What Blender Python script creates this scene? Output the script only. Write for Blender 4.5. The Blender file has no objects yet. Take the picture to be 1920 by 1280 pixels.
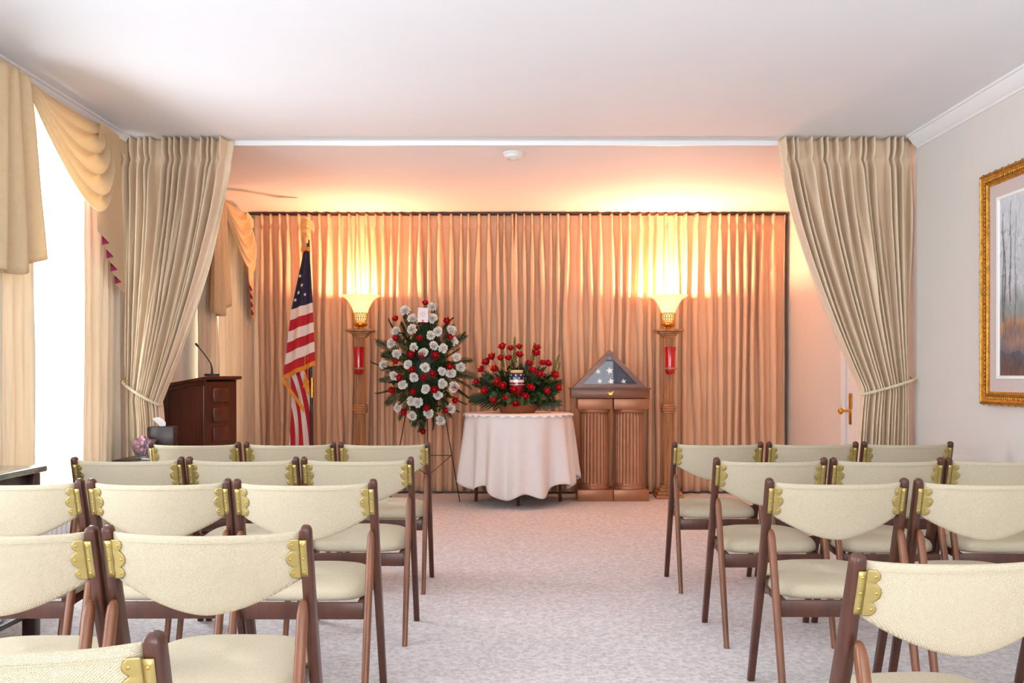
import bpy, bmesh, math, random
from mathutils import Vector, Matrix, noise
random.seed(7)
PI = math.pi
sc = bpy.context.scene
C = sc.collection
sin, cos = math.sin, math.cos

# ------------------------------------------------------------------ camera, world, light, exposure
F = 1800.0                       # focal length in px of a 1920 px wide frame
CAMZ = 1.1
cam_d = bpy.data.cameras.new('camera')
cam_d.sensor_width = 36.0
cam_d.lens = 36.0 * F / 1920.0
cam_d.shift_x = -3.0 / 1920.0
cam_d.shift_y = 65.0 / 1920.0
cam_d.clip_start = 0.05
cam = bpy.data.objects.new('camera', cam_d)
cam.location = (0, 0, CAMZ)
cam.rotation_euler = (PI / 2, 0, 0)
C.objects.link(cam)
sc.camera = cam

world = bpy.data.worlds.new('daylight')
sc.world = world
world.use_nodes = True
world.node_tree.nodes['Background'].inputs[0].default_value = (0.80, 0.90, 1.0, 1)
world.node_tree.nodes['Background'].inputs[1].default_value = 3.0

vs = sc.view_settings
vs.view_transform = 'Standard'
vs.look = 'None'
vs.exposure = 0.0
vs.gamma = 1.0
vs.use_curve_mapping = False

def area(name, loc, rot, sx, sy, power, color):
    d = bpy.data.lights.new(name, 'AREA')
    d.shape = 'RECTANGLE'
    d.size, d.size_y = sx, sy
    d.energy = power
    d.color = color
    o = bpy.data.objects.new(name, d)
    o.location, o.rotation_euler = loc, rot
    C.objects.link(o)
    return o

DAY = (0.84, 0.92, 1.0)
XL, XR, ZC = -2.53, 2.59, 2.64          # side walls and ceiling
YB, YF = -2.8, 9.16                     # wall behind the camera, wall behind the flowers
# daylight coming in through the windows (each lamp stands just outside its own pane)
area('daylight_window_1', (XL - 0.16, 5.10, 1.40), (0, -PI / 2, 0), 2.0, 1.3, 110, DAY)
area('daylight_window_2', (XL - 0.16, 1.90, 1.40), (0, -PI / 2, 0), 2.0, 2.2, 85, DAY)
area('daylight_window_3', (XL - 0.16, 8.15, 1.40), (0, -PI / 2, 0), 2.0, 0.9, 40, (1.0, 0.95, 0.86))
area('daylight_window_4', (0.0, YB - 0.16, 1.45), (PI / 2, 0, 0), 4.2, 2.0, 105, (1.0, 0.97, 0.93))
# added fill lamps low outside two windows, tilted up to brighten the ceiling
area('ceiling_fill_window_4', (0.0, YB - 1.0, 0.30), (PI / 2 + 0.75, 0, 0), 4.4, 1.2, 330, (0.77, 0.88, 1.0))
area('ceiling_fill_window_2', (XL - 1.0, 1.90, 0.30), (0, -PI / 2 - 0.75, 0), 1.2, 2.6, 22, DAY)

# ------------------------------------------------------------------ materials
def lin(c):
    return tuple(((x / 255.0) / 12.92 if x / 255.0 <= 0.04045 else ((x / 255.0 + 0.055) / 1.055) ** 2.4) for x in c)

class NT:
    def __init__(s, name):
        s.m = bpy.data.materials.new(name)
        s.m.use_nodes = True
        s.t = s.m.node_tree
        s.b = s.t.nodes['Principled BSDF']
        s.out = s.t.nodes['Material Output']
    def n(s, kind, **kw):
        x = s.t.nodes.new(kind)
        for k, v in kw.items():
            setattr(x, k, v)
        return x
    def l(s, a, b):
        s.t.links.new(a, b)

def setin(node, **kw):
    for k, v in kw.items():
        node.inputs[k.replace('_', ' ')].default_value = v

def mat(name, rgb, rough=0.6, metal=0.0, var=0.0, scale=8.0, stretch=(1, 1, 1), bump=0.0, bscale=None, detail=4.0,
        coat=0.0, trans=0.0, spec=None, rgb2=None):
    m = NT(name)
    c1 = lin(rgb)
    m.b.inputs['Base Color'].default_value = (*c1, 1)
    m.b.inputs['Roughness'].default_value = rough
    m.b.inputs['Metallic'].default_value = metal
    m.b.inputs['Coat Weight'].default_value = coat
    m.b.inputs['Coat Roughness'].default_value = 0.15
    if spec is not None:
        m.b.inputs['Specular IOR Level'].default_value = spec
    tc = m.n('ShaderNodeTexCoord')
    mp = m.n('ShaderNodeMapping')
    mp.inputs['Scale'].default_value = stretch
    m.l(tc.outputs['Object'], mp.inputs['Vector'])
    if var or rgb2:
        nz = m.n('ShaderNodeTexNoise')
        setin(nz, Scale=scale, Detail=detail, Roughness=0.6)
        m.l(mp.outputs[0], nz.inputs['Vector'])
        rp = m.n('ShaderNodeValToRGB')
        a = tuple(max(0, x * (1 - var)) for x in c1)
        b = lin(rgb2) if rgb2 else tuple(min(1, x * (1 + var)) for x in c1)
        rp.color_ramp.elements[0].position, rp.color_ramp.elements[1].position = 0.32, 0.68
        rp.color_ramp.elements[0].color = (*a, 1)
        rp.color_ramp.elements[1].color = (*b, 1)
        m.l(nz.outputs['Fac'], rp.inputs[0])
        m.l(rp.outputs[0], m.b.inputs['Base Color'])
    if bump:
        nb = m.n('ShaderNodeTexNoise')
        setin(nb, Scale=bscale or scale, Detail=3.0)
        m.l(mp.outputs[0], nb.inputs['Vector'])
        bp = m.n('ShaderNodeBump')
        setin(bp, Strength=bump, Distance=0.01)
        m.l(nb.outputs['Fac'], bp.inputs['Height'])
        m.l(bp.outputs[0], m.b.inputs['Normal'])
    if trans:
        tr = m.n('ShaderNodeBsdfTranslucent')
        tr.inputs[0].default_value = (*c1, 1)
        mx = m.n('ShaderNodeMixShader')
        mx.inputs[0].default_value = trans
        m.l(m.b.outputs[0], mx.inputs[1])
        m.l(tr.outputs[0], mx.inputs[2])
        m.l(mx.outputs[0], m.out.inputs[0])
    return m.m

def weave(name, rgb, rgb2, cell=0.0032):
    """coarse woven upholstery: two crossed sine waves for threads, colour flecks and bump"""
    m = NT(name)
    m.b.inputs['Roughness'].default_value = 0.9
    m.b.inputs['Specular IOR Level'].default_value = 0.15
    tc = m.n('ShaderNodeTexCoord')
    sep = m.n('ShaderNodeSeparateXYZ')
    m.l(tc.outputs['Object'], sep.inputs[0])
    def wave(sock_a, sock_b=None):
        src = sock_a
        if sock_b is not None:
            ad = m.n('ShaderNodeMath', operation='ADD')
            m.l(sock_a, ad.inputs[0]); m.l(sock_b, ad.inputs[1]); src = ad.outputs[0]
        mu = m.n('ShaderNodeMath', operation='MULTIPLY'); mu.inputs[1].default_value = 2 * PI / cell
        m.l(src, mu.inputs[0])
        s = m.n('ShaderNodeMath', operation='SINE'); m.l(mu.outputs[0], s.inputs[0])
        return s.outputs[0]
    wx = wave(sep.outputs[0]); wz = wave(sep.outputs[2], sep.outputs[1])
    pr = m.n('ShaderNodeMath', operation='MULTIPLY'); m.l(wx, pr.inputs[0]); m.l(wz, pr.inputs[1])
    nz = m.n('ShaderNodeTexNoise'); setin(nz, Scale=700.0, Detail=1.0)
    m.l(tc.outputs['Object'], nz.inputs['Vector'])
    s1 = m.n('ShaderNodeMath', operation='MULTIPLY_ADD'); m.l(pr.outputs[0], s1.inputs[0]); s1.inputs[1].default_value = 0.30
    m.l(nz.outputs['Fac'], s1.inputs[2])
    rp = m.n('ShaderNodeValToRGB')
    rp.color_ramp.elements[0].position, rp.color_ramp.elements[1].position = 0.25, 0.6
    rp.color_ramp.elements[0].color = (*lin(rgb2), 1)
    rp.color_ramp.elements[1].color = (*lin(rgb), 1)
    m.l(s1.outputs[0], rp.inputs[0]); m.l(rp.outputs[0], m.b.inputs['Base Color'])
    bp = m.n('ShaderNodeBump'); setin(bp, Strength=0.35, Distance=0.0012)
    m.l(pr.outputs[0], bp.inputs['Height']); m.l(bp.outputs[0], m.b.inputs['Normal'])
    return m.m

def uv_bands(name, stops, axis=1, trans=0.15):
    """constant-colour bands along one uv axis (stripes of a sewn flag)"""
    m = NT(name)
    m.b.inputs['Roughness'].default_value = 0.75
    uv = m.n('ShaderNodeUVMap', uv_map='UVMap')
    sep = m.n('ShaderNodeSeparateXYZ'); m.l(uv.outputs[0], sep.inputs[0])
    rp = m.n('ShaderNodeValToRGB'); rp.color_ramp.interpolation = 'CONSTANT'
    e = rp.color_ramp.elements
    e[0].position, e[0].color = stops[0][0], (*lin(stops[0][1]), 1)
    e[1].position, e[1].color = stops[1][0], (*lin(stops[1][1]), 1)
    for p, c in stops[2:]:
        x = e.new(p); x.color = (*lin(c), 1)
    m.l(sep.outputs[axis], rp.inputs[0]); m.l(rp.outputs[0], m.b.inputs['Base Color'])
    return m.m

def glow(name, rgb, strength, rgb_base=(250, 235, 200)):
    m = NT(name)
    m.b.inputs['Base Color'].default_value = (*lin(rgb_base), 1)
    m.b.inputs['Roughness'].default_value = 0.35
    m.b.inputs['Emission Color'].default_value = (*lin(rgb), 1)
    m.b.inputs['Emission Strength'].default_value = strength
    return m.m

def pane(name, tint=(1, 1, 1), gloss=0.08, rough=0.0):
    m = NT(name)
    t = m.n('ShaderNodeBsdfTransparent'); t.inputs[0].default_value = (*tint, 1)
    g = m.n('ShaderNodeBsdfGlossy'); g.inputs['Roughness'].default_value = rough
    x = m.n('ShaderNodeMixShader'); x.inputs[0].default_value = gloss
    m.l(t.outputs[0], x.inputs[1]); m.l(g.outputs[0], x.inputs[2]); m.l(x.outputs[0], m.out.inputs[0])
    return m.m

def carpet_mat():
    m = NT('mottled_carpet')
    m.b.inputs['Roughness'].default_value = 0.95
    m.b.inputs['Specular IOR Level'].default_value = 0.05
    tc = m.n('ShaderNodeTexCoord')
    v = m.n('ShaderNodeTexVoronoi'); setin(v, Scale=42.0); v.feature = 'SMOOTH_F1'
    nz = m.n('ShaderNodeTexNoise'); setin(nz, Scale=55.0, Detail=3.0, Distortion=1.2)
    n2 = m.n('ShaderNodeTexNoise'); setin(n2, Scale=400.0, Detail=1.0)
    for x in (v, nz, n2):
        m.l(tc.outputs['Object'], x.inputs['Vector'])
    a = m.n('ShaderNodeMath', operation='MULTIPLY_ADD'); a.inputs[1].default_value = 0.45
    m.l(v.outputs['Distance'], a.inputs[0]); m.l(nz.outputs['Fac'], a.inputs[2])
    b = m.n('ShaderNodeMath', operation='MULTIPLY_ADD'); b.inputs[1].default_value = 0.25
    m.l(n2.outputs['Fac'], b.inputs[0]); m.l(a.outputs[0], b.inputs[2])
    rp = m.n('ShaderNodeValToRGB')
    rp.color_ramp.elements[0].position, rp.color_ramp.elements[1].position = 0.62, 0.98
    rp.color_ramp.elements[0].color = (*lin((200, 192, 192)), 1)
    rp.color_ramp.elements[1].color = (*lin((232, 226, 226)), 1)
    m.l(b.outputs[0], rp.inputs[0]); m.l(rp.outputs[0], m.b.inputs['Base Color'])
    bp = m.n('ShaderNodeBump'); setin(bp, Strength=0.5, Distance=0.006)
    m.l(b.outputs[0], bp.inputs['Height']); m.l(bp.outputs[0], m.b.inputs['Normal'])
    return m.m

M = {}
M['wall'] = mat('wall_paint', (222, 218, 212), 0.75, var=0.015, scale=3, bump=0.03, bscale=180)
M['ceiling'] = mat('ceiling_paint', (238, 238, 240), 0.8, var=0.01, scale=2)
M['trim'] = mat('white_trim_paint', (240, 240, 240), 0.45)
M['carpet'] = carpet_mat()
M['weave'] = weave('cream_weave', (214, 201, 176), (164, 148, 120))
M['walnut'] = mat('walnut_stain', (80, 42, 26), 0.36, var=0.28, scale=30, stretch=(1, 1, 0.12), coat=0.1)
M['walnut_light'] = mat('walnut_leg', (118, 68, 38), 0.34, var=0.25, scale=30, stretch=(1, 1, 0.12), coat=0.15)
M['brass'] = mat('satin_brass', (186, 166, 104), 0.36, metal=0.8, var=0.08, scale=40)
M['brass_screw'] = mat('brass_screw', (196, 160, 80), 0.25, metal=1.0)
M['drape'] = mat('beige_drapery', (240, 217, 188), 0.85, var=0.05, scale=60, stretch=(1, 1, 0.15), bump=0.08, bscale=220, trans=0.10, spec=0.15)
M['drape_rear'] = mat('rear_drapery', (229, 192, 160), 0.85, var=0.05, scale=50, stretch=(1, 1, 0.1), bump=0.06, bscale=220, spec=0.15)
M['drape_window'] = mat('window_drapery', (230, 214, 190), 0.85, var=0.05, scale=50, stretch=(1, 1, 0.1), trans=0.20, spec=0.15)
M['swag'] = mat('swag_fabric', (230, 206, 166), 0.8, var=0.04, scale=40, bump=0.05, bscale=200, trans=0.25, spec=0.2)
M['magenta'] = mat('magenta_lining', (150, 30, 84), 0.7)
M['rope'] = mat('cream_cord', (222, 208, 178), 0.8, var=0.25, scale=220)
M['mahogany'] = mat('mahogany', (84, 38, 22), 0.3, var=0.4, scale=12, stretch=(1, 1, 0.15), coat=0.15)
M['darkwood'] = mat('dark_wood', (44, 22, 20), 0.3, var=0.3, scale=14, stretch=(0.2, 1, 1), coat=0.08)
M['oak'] = mat('oak', (176, 118, 68), 0.45, var=0.35, scale=22, stretch=(1, 1, 0.1), coat=0.1)
M['bronze'] = mat('bronze_paint', (170, 116, 84), 0.33, metal=0.35, var=0.08, scale=10)
M['casewood'] = mat('case_walnut', (120, 74, 50), 0.35, var=0.3, scale=22, stretch=(0.12, 1, 1), coat=0.2)
M['gold'] = mat('gold', (214, 164, 70), 0.28, metal=1.0, var=0.15, scale=30)
M['pale_gold'] = mat('pale_gold', (236, 208, 140), 0.35, metal=0.7, var=0.1, scale=30)
M['goldleaf'] = mat('gold_leaf', (196, 142, 60), 0.38, metal=0.8, var=0.35, scale=45, bump=0.25, bscale=90)
M['shade'] = glow('alabaster_shade', (255, 224, 150), 0.95)
M['bulb'] = glow('lamp_bulb', (255, 205, 120), 18.0)
M['red_glass'] = mat('red_glass', (190, 8, 18), 0.12, coat=0.6)
M['white_cloth'] = mat('white_cloth', (244, 238, 236), 0.8, var=0.015, scale=30, trans=0.1)
M['lace'] = mat('lace', (248, 240, 238), 0.85, var=0.03, scale=160, bump=0.2, bscale=160)
M['black_wire'] = mat('black_wire', (30, 28, 26), 0.4)
M['white_petal'] = mat('white_petal', (252, 248, 240), 0.7)
M['red_petal'] = mat('red_petal', (196, 12, 28), 0.6, var=0.2, scale=60)
M['leaf'] = mat('fern_green', (34, 56, 24), 0.5, var=0.3, scale=20)
M['leaf2'] = mat('leaf_green', (42, 72, 30), 0.42, var=0.3, scale=20)
M['spike'] = mat('spike_green', (110, 120, 52), 0.55, var=0.2, scale=30)
M['terracotta'] = mat('basket_brown', (150, 84, 48), 0.7, var=0.2, scale=60, bump=0.2, bscale=90)
M['navy'] = mat('navy_cloth', (34, 36, 74), 0.75, var=0.1, scale=40)
M['star'] = mat('white_star', (240, 236, 228), 0.7)
M['urn_red'] = mat('urn_red', (150, 16, 24), 0.15, coat=0.8)
M['urn_white'] = mat('urn_white', (238, 230, 224), 0.15, coat=0.8)
M['urn_blue'] = mat('urn_blue', (30, 34, 84), 0.15, coat=0.8)
M['cream_lid'] = mat('cream_enamel', (240, 214, 158), 0.3)
M['fringe'] = mat('gold_fringe', (226, 144, 44), 0.7, var=0.3, scale=160, stretch=(1, 1, 0.2))
M['pole'] = mat('flagpole_wood', (48, 28, 20), 0.3, var=0.2, scale=20)
M['marble'] = mat('green_marble', (92, 104, 92), 0.08, var=0.45, scale=9, rgb2=(142, 150, 136), coat=0.5)
M['paper'] = mat('paper', (246, 244, 246), 0.8)
M['ink'] = mat('printed_ink', (150, 150, 158), 0.8)
M['tissue'] = mat('tissue', (250, 248, 246), 0.9)
M['plastic_white'] = mat('white_plastic', (236, 236, 232), 0.4)
M['radiator'] = mat('radiator_enamel', (236, 236, 236), 0.4)
M['pane'] = pane('window_pane', gloss=0.05)
M['case_glass'] = pane('case_glass', gloss=0.03)
M['liner'] = mat('linen_liner', (206, 190, 184), 0.85, var=0.04, scale=80)
M['white_liner'] = mat('white_liner', (240, 238, 234), 0.6)
M['track_brown'] = mat('brown_track', (92, 58, 40), 0.5)
M['book_blue'] = mat('blue_cover', (52, 92, 120), 0.5)
M['book_tan'] = mat('tan_cover', (196, 170, 120), 0.5)
M['black'] = mat('black_plastic', (22, 22, 22), 0.4)
gl = NT('pressed_glass')
setin(gl.b, Roughness=0.05, IOR=1.35)
gl.b.inputs['Base Color'].default_value = (0.95, 0.86, 0.9, 1)
gl.b.inputs['Transmission Weight'].default_value = 0.92
M['glass'] = gl.m
M['candy_a'] = mat('candy_rose', (206, 120, 146), 0.2, coat=0.5)
M['candy_b'] = mat('candy_pale', (232, 196, 206), 0.2, coat=0.5)
M['candy_c'] = mat('candy_plum', (150, 92, 128), 0.2, coat=0.5)
vp = NT('oil_painting')
vp.b.inputs['Roughness'].default_value = 0.55
va = vp.n('ShaderNodeVertexColor', layer_name='paint')
vp.l(va.outputs[0], vp.b.inputs['Base Color'])
M['painting'] = vp.m

# ------------------------------------------------------------------ mesh builder
class B:
    def __init__(s):
        s.bm = bmesh.new(); s.mi = 0
        s.uv = s.bm.loops.layers.uv.new('UVMap')
    def face(s, vv):
        try:
            f = s.bm.faces.new(vv)
        except ValueError:
            return None
        f.material_index = s.mi
        return f
    def box(s, c, d, rot=None, bevel=0.0, seg=2):
        g = bmesh.new()
        bmesh.ops.create_cube(g, size=1.0)
        bmesh.ops.scale(g, vec=d, verts=g.verts)
        if bevel:
            bmesh.ops.bevel(g, geom=list(g.edges), offset=bevel, segments=seg, profile=0.5, affect='EDGES')
        mt = Matrix.Translation(c)
        if rot is not None:
            mt = mt @ (rot.to_4x4() if hasattr(rot, 'to_4x4') else rot)
        s._merge(g, mt); return s
    def _merge(s, g, mt):
        mp = {}
        for v in g.verts:
            mp[v] = s.bm.verts.new(mt @ v.co)
        for f in g.faces:
            s.face([mp[v] for v in f.verts])
        g.free()
    def bar(s, a, b, w, h, bevel=0.0):
        a, b = Vector(a), Vector(b)
        d = b - a
        q = d.to_track_quat('Z', 'Y').to_matrix()
        return s.box((a + b) / 2, (w, h, d.length), q, bevel)
    def rings(s, rr, closed=True, cap=True):
        vs_ = [[s.bm.verts.new(p) for p in r] for r in rr]
        for i in range(len(vs_) - 1):
            n = len(vs_[i])
            for j in range(n if closed else n - 1):
                k = (j + 1) % n
                s.face([vs_[i][j], vs_[i][k], vs_[i + 1][k], vs_[i + 1][j]])
        if cap:
            s.face(vs_[0][::-1]); s.face(vs_[-1])
        return s
    def lathe(s, prof, c=(0, 0, 0), seg=32, sx=1.0, sy=1.0, cap=True, flute=None):
        rr = []
        for r, z in prof:
            rg = []
            for k in range(seg):
                a = 2 * PI * k / seg
                q = r
                if flute and r > 0:
                    q = r + flute(a, z)
                rg.append((c[0] + q * cos(a) * sx, c[1] + q * sin(a) * sy, c[2] + z))
            rr.append(rg)
        return s.rings(rr, cap=cap)
    def tube(s, pts, r, seg=8, cap=True):
        pts = [Vector(p) for p in pts]
        rs = r if isinstance(r, (list, tuple)) else [r] * len(pts)
        up = Vector((0.13, 0.27, 0.95)).normalized()
        rr = []
        for i, p in enumerate(pts):
            t = (pts[min(i + 1, len(pts) - 1)] - pts[max(i - 1, 0)]).normalized()
            a = t.cross(up)
            if a.length < 1e-3:
                a = t.cross(Vector((1, 0, 0)))
            a.normalize(); b = t.cross(a)
            rr.append([p + rs[i] * (cos(2 * PI * k / seg) * a + sin(2 * PI * k / seg) * b) for k in range(seg)])
        return s.rings(rr, cap=cap)
    def sphere(s, c, r, seg=12, sc_=(1, 1, 1), rot=None):
        g = bmesh.new()
        bmesh.ops.create_uvsphere(g, u_segments=seg, v_segments=max(6, seg * 2 // 3), radius=r)
        bmesh.ops.scale(g, vec=sc_, verts=g.verts)
        mt = Matrix.Translation(c)
        if rot is not None:
            mt = mt @ rot.to_4x4()
        s._merge(g, mt); return s
    def grid(s, fn, nu, nv, closed_u=False):
        vv = [[s.bm.verts.new(fn(i / nu, j / nv)) for j in range(nv + 1)] for i in range(nu if closed_u else nu + 1)]
        n = nu
        for i in range(n):
            i2 = (i + 1) % len(vv)
            for j in range(nv):
                f = s.face([vv[i][j], vv[i2][j], vv[i2][j + 1], vv[i][j + 1]])
                if f:
                    for lp, (a, b) in zip(f.loops, ((i, j), (i + 1, j), (i + 1, j + 1), (i, j + 1))):
                        lp[s.uv].uv = (a / nu, b / nv)
        return s
    def prism(s, poly, fn0, fn1):
        """closed outline: fn0 / fn1 map an outline point to the two faces"""
        a = [s.bm.verts.new(fn0(p)) for p in poly]
        b = [s.bm.verts.new(fn1(p)) for p in poly]
        n = len(poly)
        s.face(a[::-1]); s.face(b)
        for i in range(n):
            s.face([a[i], a[(i + 1) % n], b[(i + 1) % n], b[i]])
        return s
    def build(s, name, m, parent=None, loc=(0, 0, 0), rot=(0, 0, 0), smooth=40, solid=0.0, normals=True):
        me = bpy.data.meshes.new(name)
        if normals:
            bmesh.ops.recalc_face_normals(s.bm, faces=s.bm.faces)
        s.bm.to_mesh(me); s.bm.free()
        for mm in (m if isinstance(m, (list, tuple)) else [m]):
            me.materials.append(mm)
        if smooth:
            for p in me.polygons:
                p.use_smooth = True
            if smooth < 180:
                me.set_sharp_from_angle(angle=math.radians(smooth))
        o = bpy.data.objects.new(name, me)
        o.location, o.rotation_euler = loc, rot
        C.objects.link(o)
        if parent is not None:
            o.parent = parent
        if solid:
            md = o.modifiers.new('thickness', 'SOLIDIFY'); md.thickness = solid; md.offset = 0
        return o

def tag(o, label, cat, group=None, kind=None):
    if label: o['label'] = label
    if cat: o['category'] = cat
    if group: o['group'] = group
    if kind: o['kind'] = kind
    return o
def thing(name, label, cat, loc=(0, 0, 0), rz=0.0, group=None):
    o = bpy.data.objects.new(name, None)
    o.empty_display_size = 0.1
    C.objects.link(o)
    o.location, o.rotation_euler = loc, (0, 0, rz)
    return tag(o, label, cat, group)
def struct(b, name, m, **kw):
    o = b.build(name, m, **kw); o['kind'] = 'structure'; return o
KIDS = {}
def copy_tree(o, parent=None):
    c = o.copy(); C.objects.link(c)
    if parent is not None:
        c.parent = parent
    for ch in list(o.children):
        copy_tree(ch, c)
    return c
def at(px, py, Y):
    """a point of the room seen at px, py that stands Y metres down the room"""
    return Vector(((px - 963.0) * Y / F, Y, CAMZ + (705.0 - py) * Y / F))
def star_pts(r, n=5, inner=0.40, rot=PI / 2):
    return [((r if k % 2 == 0 else r * inner) * cos(rot + k * PI / n), (r if k % 2 == 0 else r * inner) * sin(rot + k * PI / n)) for k in range(2 * n)]

# ------------------------------------------------------------------ the setting
W = 0.12
struct(B().box((0.03, (YB + YF) / 2, -0.05), (XR - XL + 0.6, YF - YB + 0.6, 0.1)), 'floor', M['carpet'], smooth=0)
struct(B().box((0.03, (YB + YF) / 2, ZC + 0.05), (XR - XL + 0.6, YF - YB + 0.6, 0.1)), 'ceiling', M['ceiling'], smooth=0)
def wall_with_holes(name, fixed, axis, lo, hi, holes):
    """axis 'y': wall in the plane x=fixed running along y; holes: (a0, a1, z0, z1)"""
    b = B()
    def seg(a0, a1, z0, z1):
        if a1 - a0 < 1e-4 or z1 - z0 < 1e-4: return
        if axis == 'y': b.box((fixed, (a0 + a1) / 2, (z0 + z1) / 2), (W, a1 - a0, z1 - z0))
        else: b.box(((a0 + a1) / 2, fixed, (z0 + z1) / 2), (a1 - a0, W, z1 - z0))
    p = lo
    for a0, a1, z0, z1 in sorted(holes):
        seg(p, a0, 0, ZC); seg(a0, a1, 0, z0); seg(a0, a1, z1, ZC); p = a1
    seg(p, hi, 0, ZC)
    return struct(b, name, M['wall'], smooth=0)
WIN = [(4.45, 5.75, 0.45, 2.40), (0.80, 3.00, 0.45, 2.40), (7.70, 8.60, 0.45, 2.40)]
wall_with_holes('wall_left', XL - W / 2, 'y', YB, YF, WIN)
wall_with_holes('wall_right', XR + W / 2, 'y', YB, YF, [])
wall_with_holes('wall_back', YF + W / 2, 'x', XL - W, XR + W, [])
BW = (-2.1, 2.1, 0.45, 2.40)
wall_with_holes('wall_front', YB - W / 2, 'x', XL - W, XR + W, [BW])

def window(n, axis, fixed, a0, a1, z0, z1, bars):
    b = B(); t = 0.05
    def put(aa0, aa1, zz0, zz1, d=0.06):
        if axis == 'y': b.box((fixed, (aa0 + aa1) / 2, (zz0 + zz1) / 2), (d, aa1 - aa0, zz1 - zz0), bevel=0.004)
        else: b.box(((aa0 + aa1) / 2, fixed, (zz0 + zz1) / 2), (aa1 - aa0, d, zz1 - zz0), bevel=0.004)
    put(a0, a0 + t, z0, z1); put(a1 - t, a1, z0, z1); put(a0 + t, a1 - t, z0, z0 + t); put(a0 + t, a1 - t, z1 - t, z1)
    if bars > 1: put(a0 + t, a1 - t, (z0 + z1) / 2 - 0.02, (z0 + z1) / 2 + 0.02)
    for k in range(1, bars):
        a = a0 + (a1 - a0) * k / bars
        put(a - 0.015, a + 0.015, z0 + t, z1 - t, 0.04)
    fr = struct(b, f'window_{n}', M['trim'], smooth=0)
    g = B()
    if axis == 'y': g.box((fixed, (a0 + a1) / 2, (z0 + z1) / 2), (0.006, a1 - a0 - 2 * t, z1 - z0 - 2 * t))
    else: g.box(((a0 + a1) / 2, fixed, (z0 + z1) / 2), (a1 - a0 - 2 * t, 0.006, z1 - z0 - 2 * t))
    g.build('pane', M['pane'], fr, smooth=0)
for k, (a0, a1, z0, z1) in enumerate(WIN):
    window(k + 1, 'y', XL - W / 2, a0, a1, z0, z1, 1 if k != 1 else 2)
window(4, 'x', YB - W / 2, *BW, 4)

# crown mouldings of the front room, baseboards
def crown(name, x, sgn, y0, y1):
    prof = [(0, 0), (0.012, 0), (0.016, 0.012), (0.030, 0.020), (0.046, 0.040), (0.062, 0.060), (0.066, 0.070), (0.078, 0.072), (0.078, 0.085), (0, 0.085)]
    b = B()
    b.prism(prof, lambda p: (x + sgn * p[0], y0, ZC - 0.085 + p[1]), lambda p: (x + sgn * p[0], y1, ZC - 0.085 + p[1]))
    struct(b, name, M['trim'], smooth=30)
crown('trim_1', XL, 1, YB, 6.14)
crown('trim_2', XR, -1, YB, 6.14)
def base(name, c, d):
    struct(B().box(c, d, bevel=0.004), name, M['trim'], smooth=0)
base('baseboard_left', (XL + 0.008, (YB + YF) / 2, 0.05), (0.016, YF - YB, 0.10))
base('baseboard_right', (XR - 0.008, (YB + 6.36) / 2, 0.05), (0.016, 6.36 - YB, 0.10))
base('baseboard_back', ((XL + XR) / 2, YF - 0.008, 0.05), (XR - XL - 0.04, 0.016, 0.10))

# door in the right wall behind the tied curtain
d1 = struct(B().box((XR - 0.006, 6.96, 1.01), (0.012, 0.92, 2.02), bevel=0.003), 'door_1', M['trim'], smooth=0)
pb = B()
for z0, z1 in ((0.15, 0.85), (1.02, 1.90)):
    for y0 in (6.58, 7.00):
        pb.box((XR - 0.015, y0 + 0.17, (z0 + z1) / 2), (0.008, 0.30, z1 - z0), bevel=0.003)
pb.build('door_panel', M['trim'], d1, smooth=0)
b = B()
for y0 in (6.43, 7.49):
    b.box((XR - 0.012, y0, 1.05), (0.024, 0.09, 2.10), bevel=0.004)
    b.box((XR - 0.026, y0, 1.05), (0.008, 0.03, 2.10), bevel=0.003)
b.box((XR - 0.012, 6.96, 2.085), (0.024, 1.0, 0.09), bevel=0.004)
struct(b, 'trim_3', M['trim'], smooth=0)
hd = B()
hd.box((XR - 0.018, 7.33, 0.85), (0.012, 0.055, 0.24), bevel=0.005)
hp = hd.build('brass_plate', M['gold'], d1)
k = B()
k.tube([(XR - 0.02, 7.33, 0.835), (XR - 0.035, 7.33, 0.835), (XR - 0.05, 7.33, 0.835), (XR - 0.075, 7.33, 0.835)], [0.018, 0.012, 0.009, 0.011], 14)
k.sphere((XR - 0.092, 7.33, 0.835), 0.026, 16, (0.8, 1, 1))
k.build('door_knob', M['gold'], d1)

# ceiling track between the two parts of the room; smoke alarm
b = B().box(((XL + XR) / 2, 6.29, ZC - 0.014), (XR - XL, 0.045, 0.028), bevel=0.004)
b.box(((XL + XR) / 2, 6.272, ZC - 0.030), (XR - XL, 0.008, 0.008))
tag(b.build('curtain_track', M['trim'], smooth=30), 'white curtain rail crossing the ceiling between the two tied-back curtains', 'curtain rail')
sm = thing('smoke_alarm', 'round white smoke alarm on the ceiling behind the white rail', 'smoke alarm', (0.0, 6.62, ZC))
B().lathe([(0.072, 0), (0.072, -0.012), (0.066, -0.016)], seg=32).build('base', M['plastic_white'], sm)
B().lathe([(0.064, -0.014), (0.062, -0.034), (0.050, -0.042), (0.02, -0.044), (0.018, -0.048), (0.0005, -0.048)], seg=32).build('cover', M['plastic_white'], sm)

# ------------------------------------------------------------------ curtains
def wob(seed):
    r = random.Random(seed)
    ph = [(r.uniform(0, 6.28), r.uniform(0.6, 1.4)) for _ in range(4)]
    return lambda t: sum(sin(t * (k + 1) * 2.1 * f + p) / (k + 1) for k, (p, f) in enumerate(ph)) / 2.0

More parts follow.
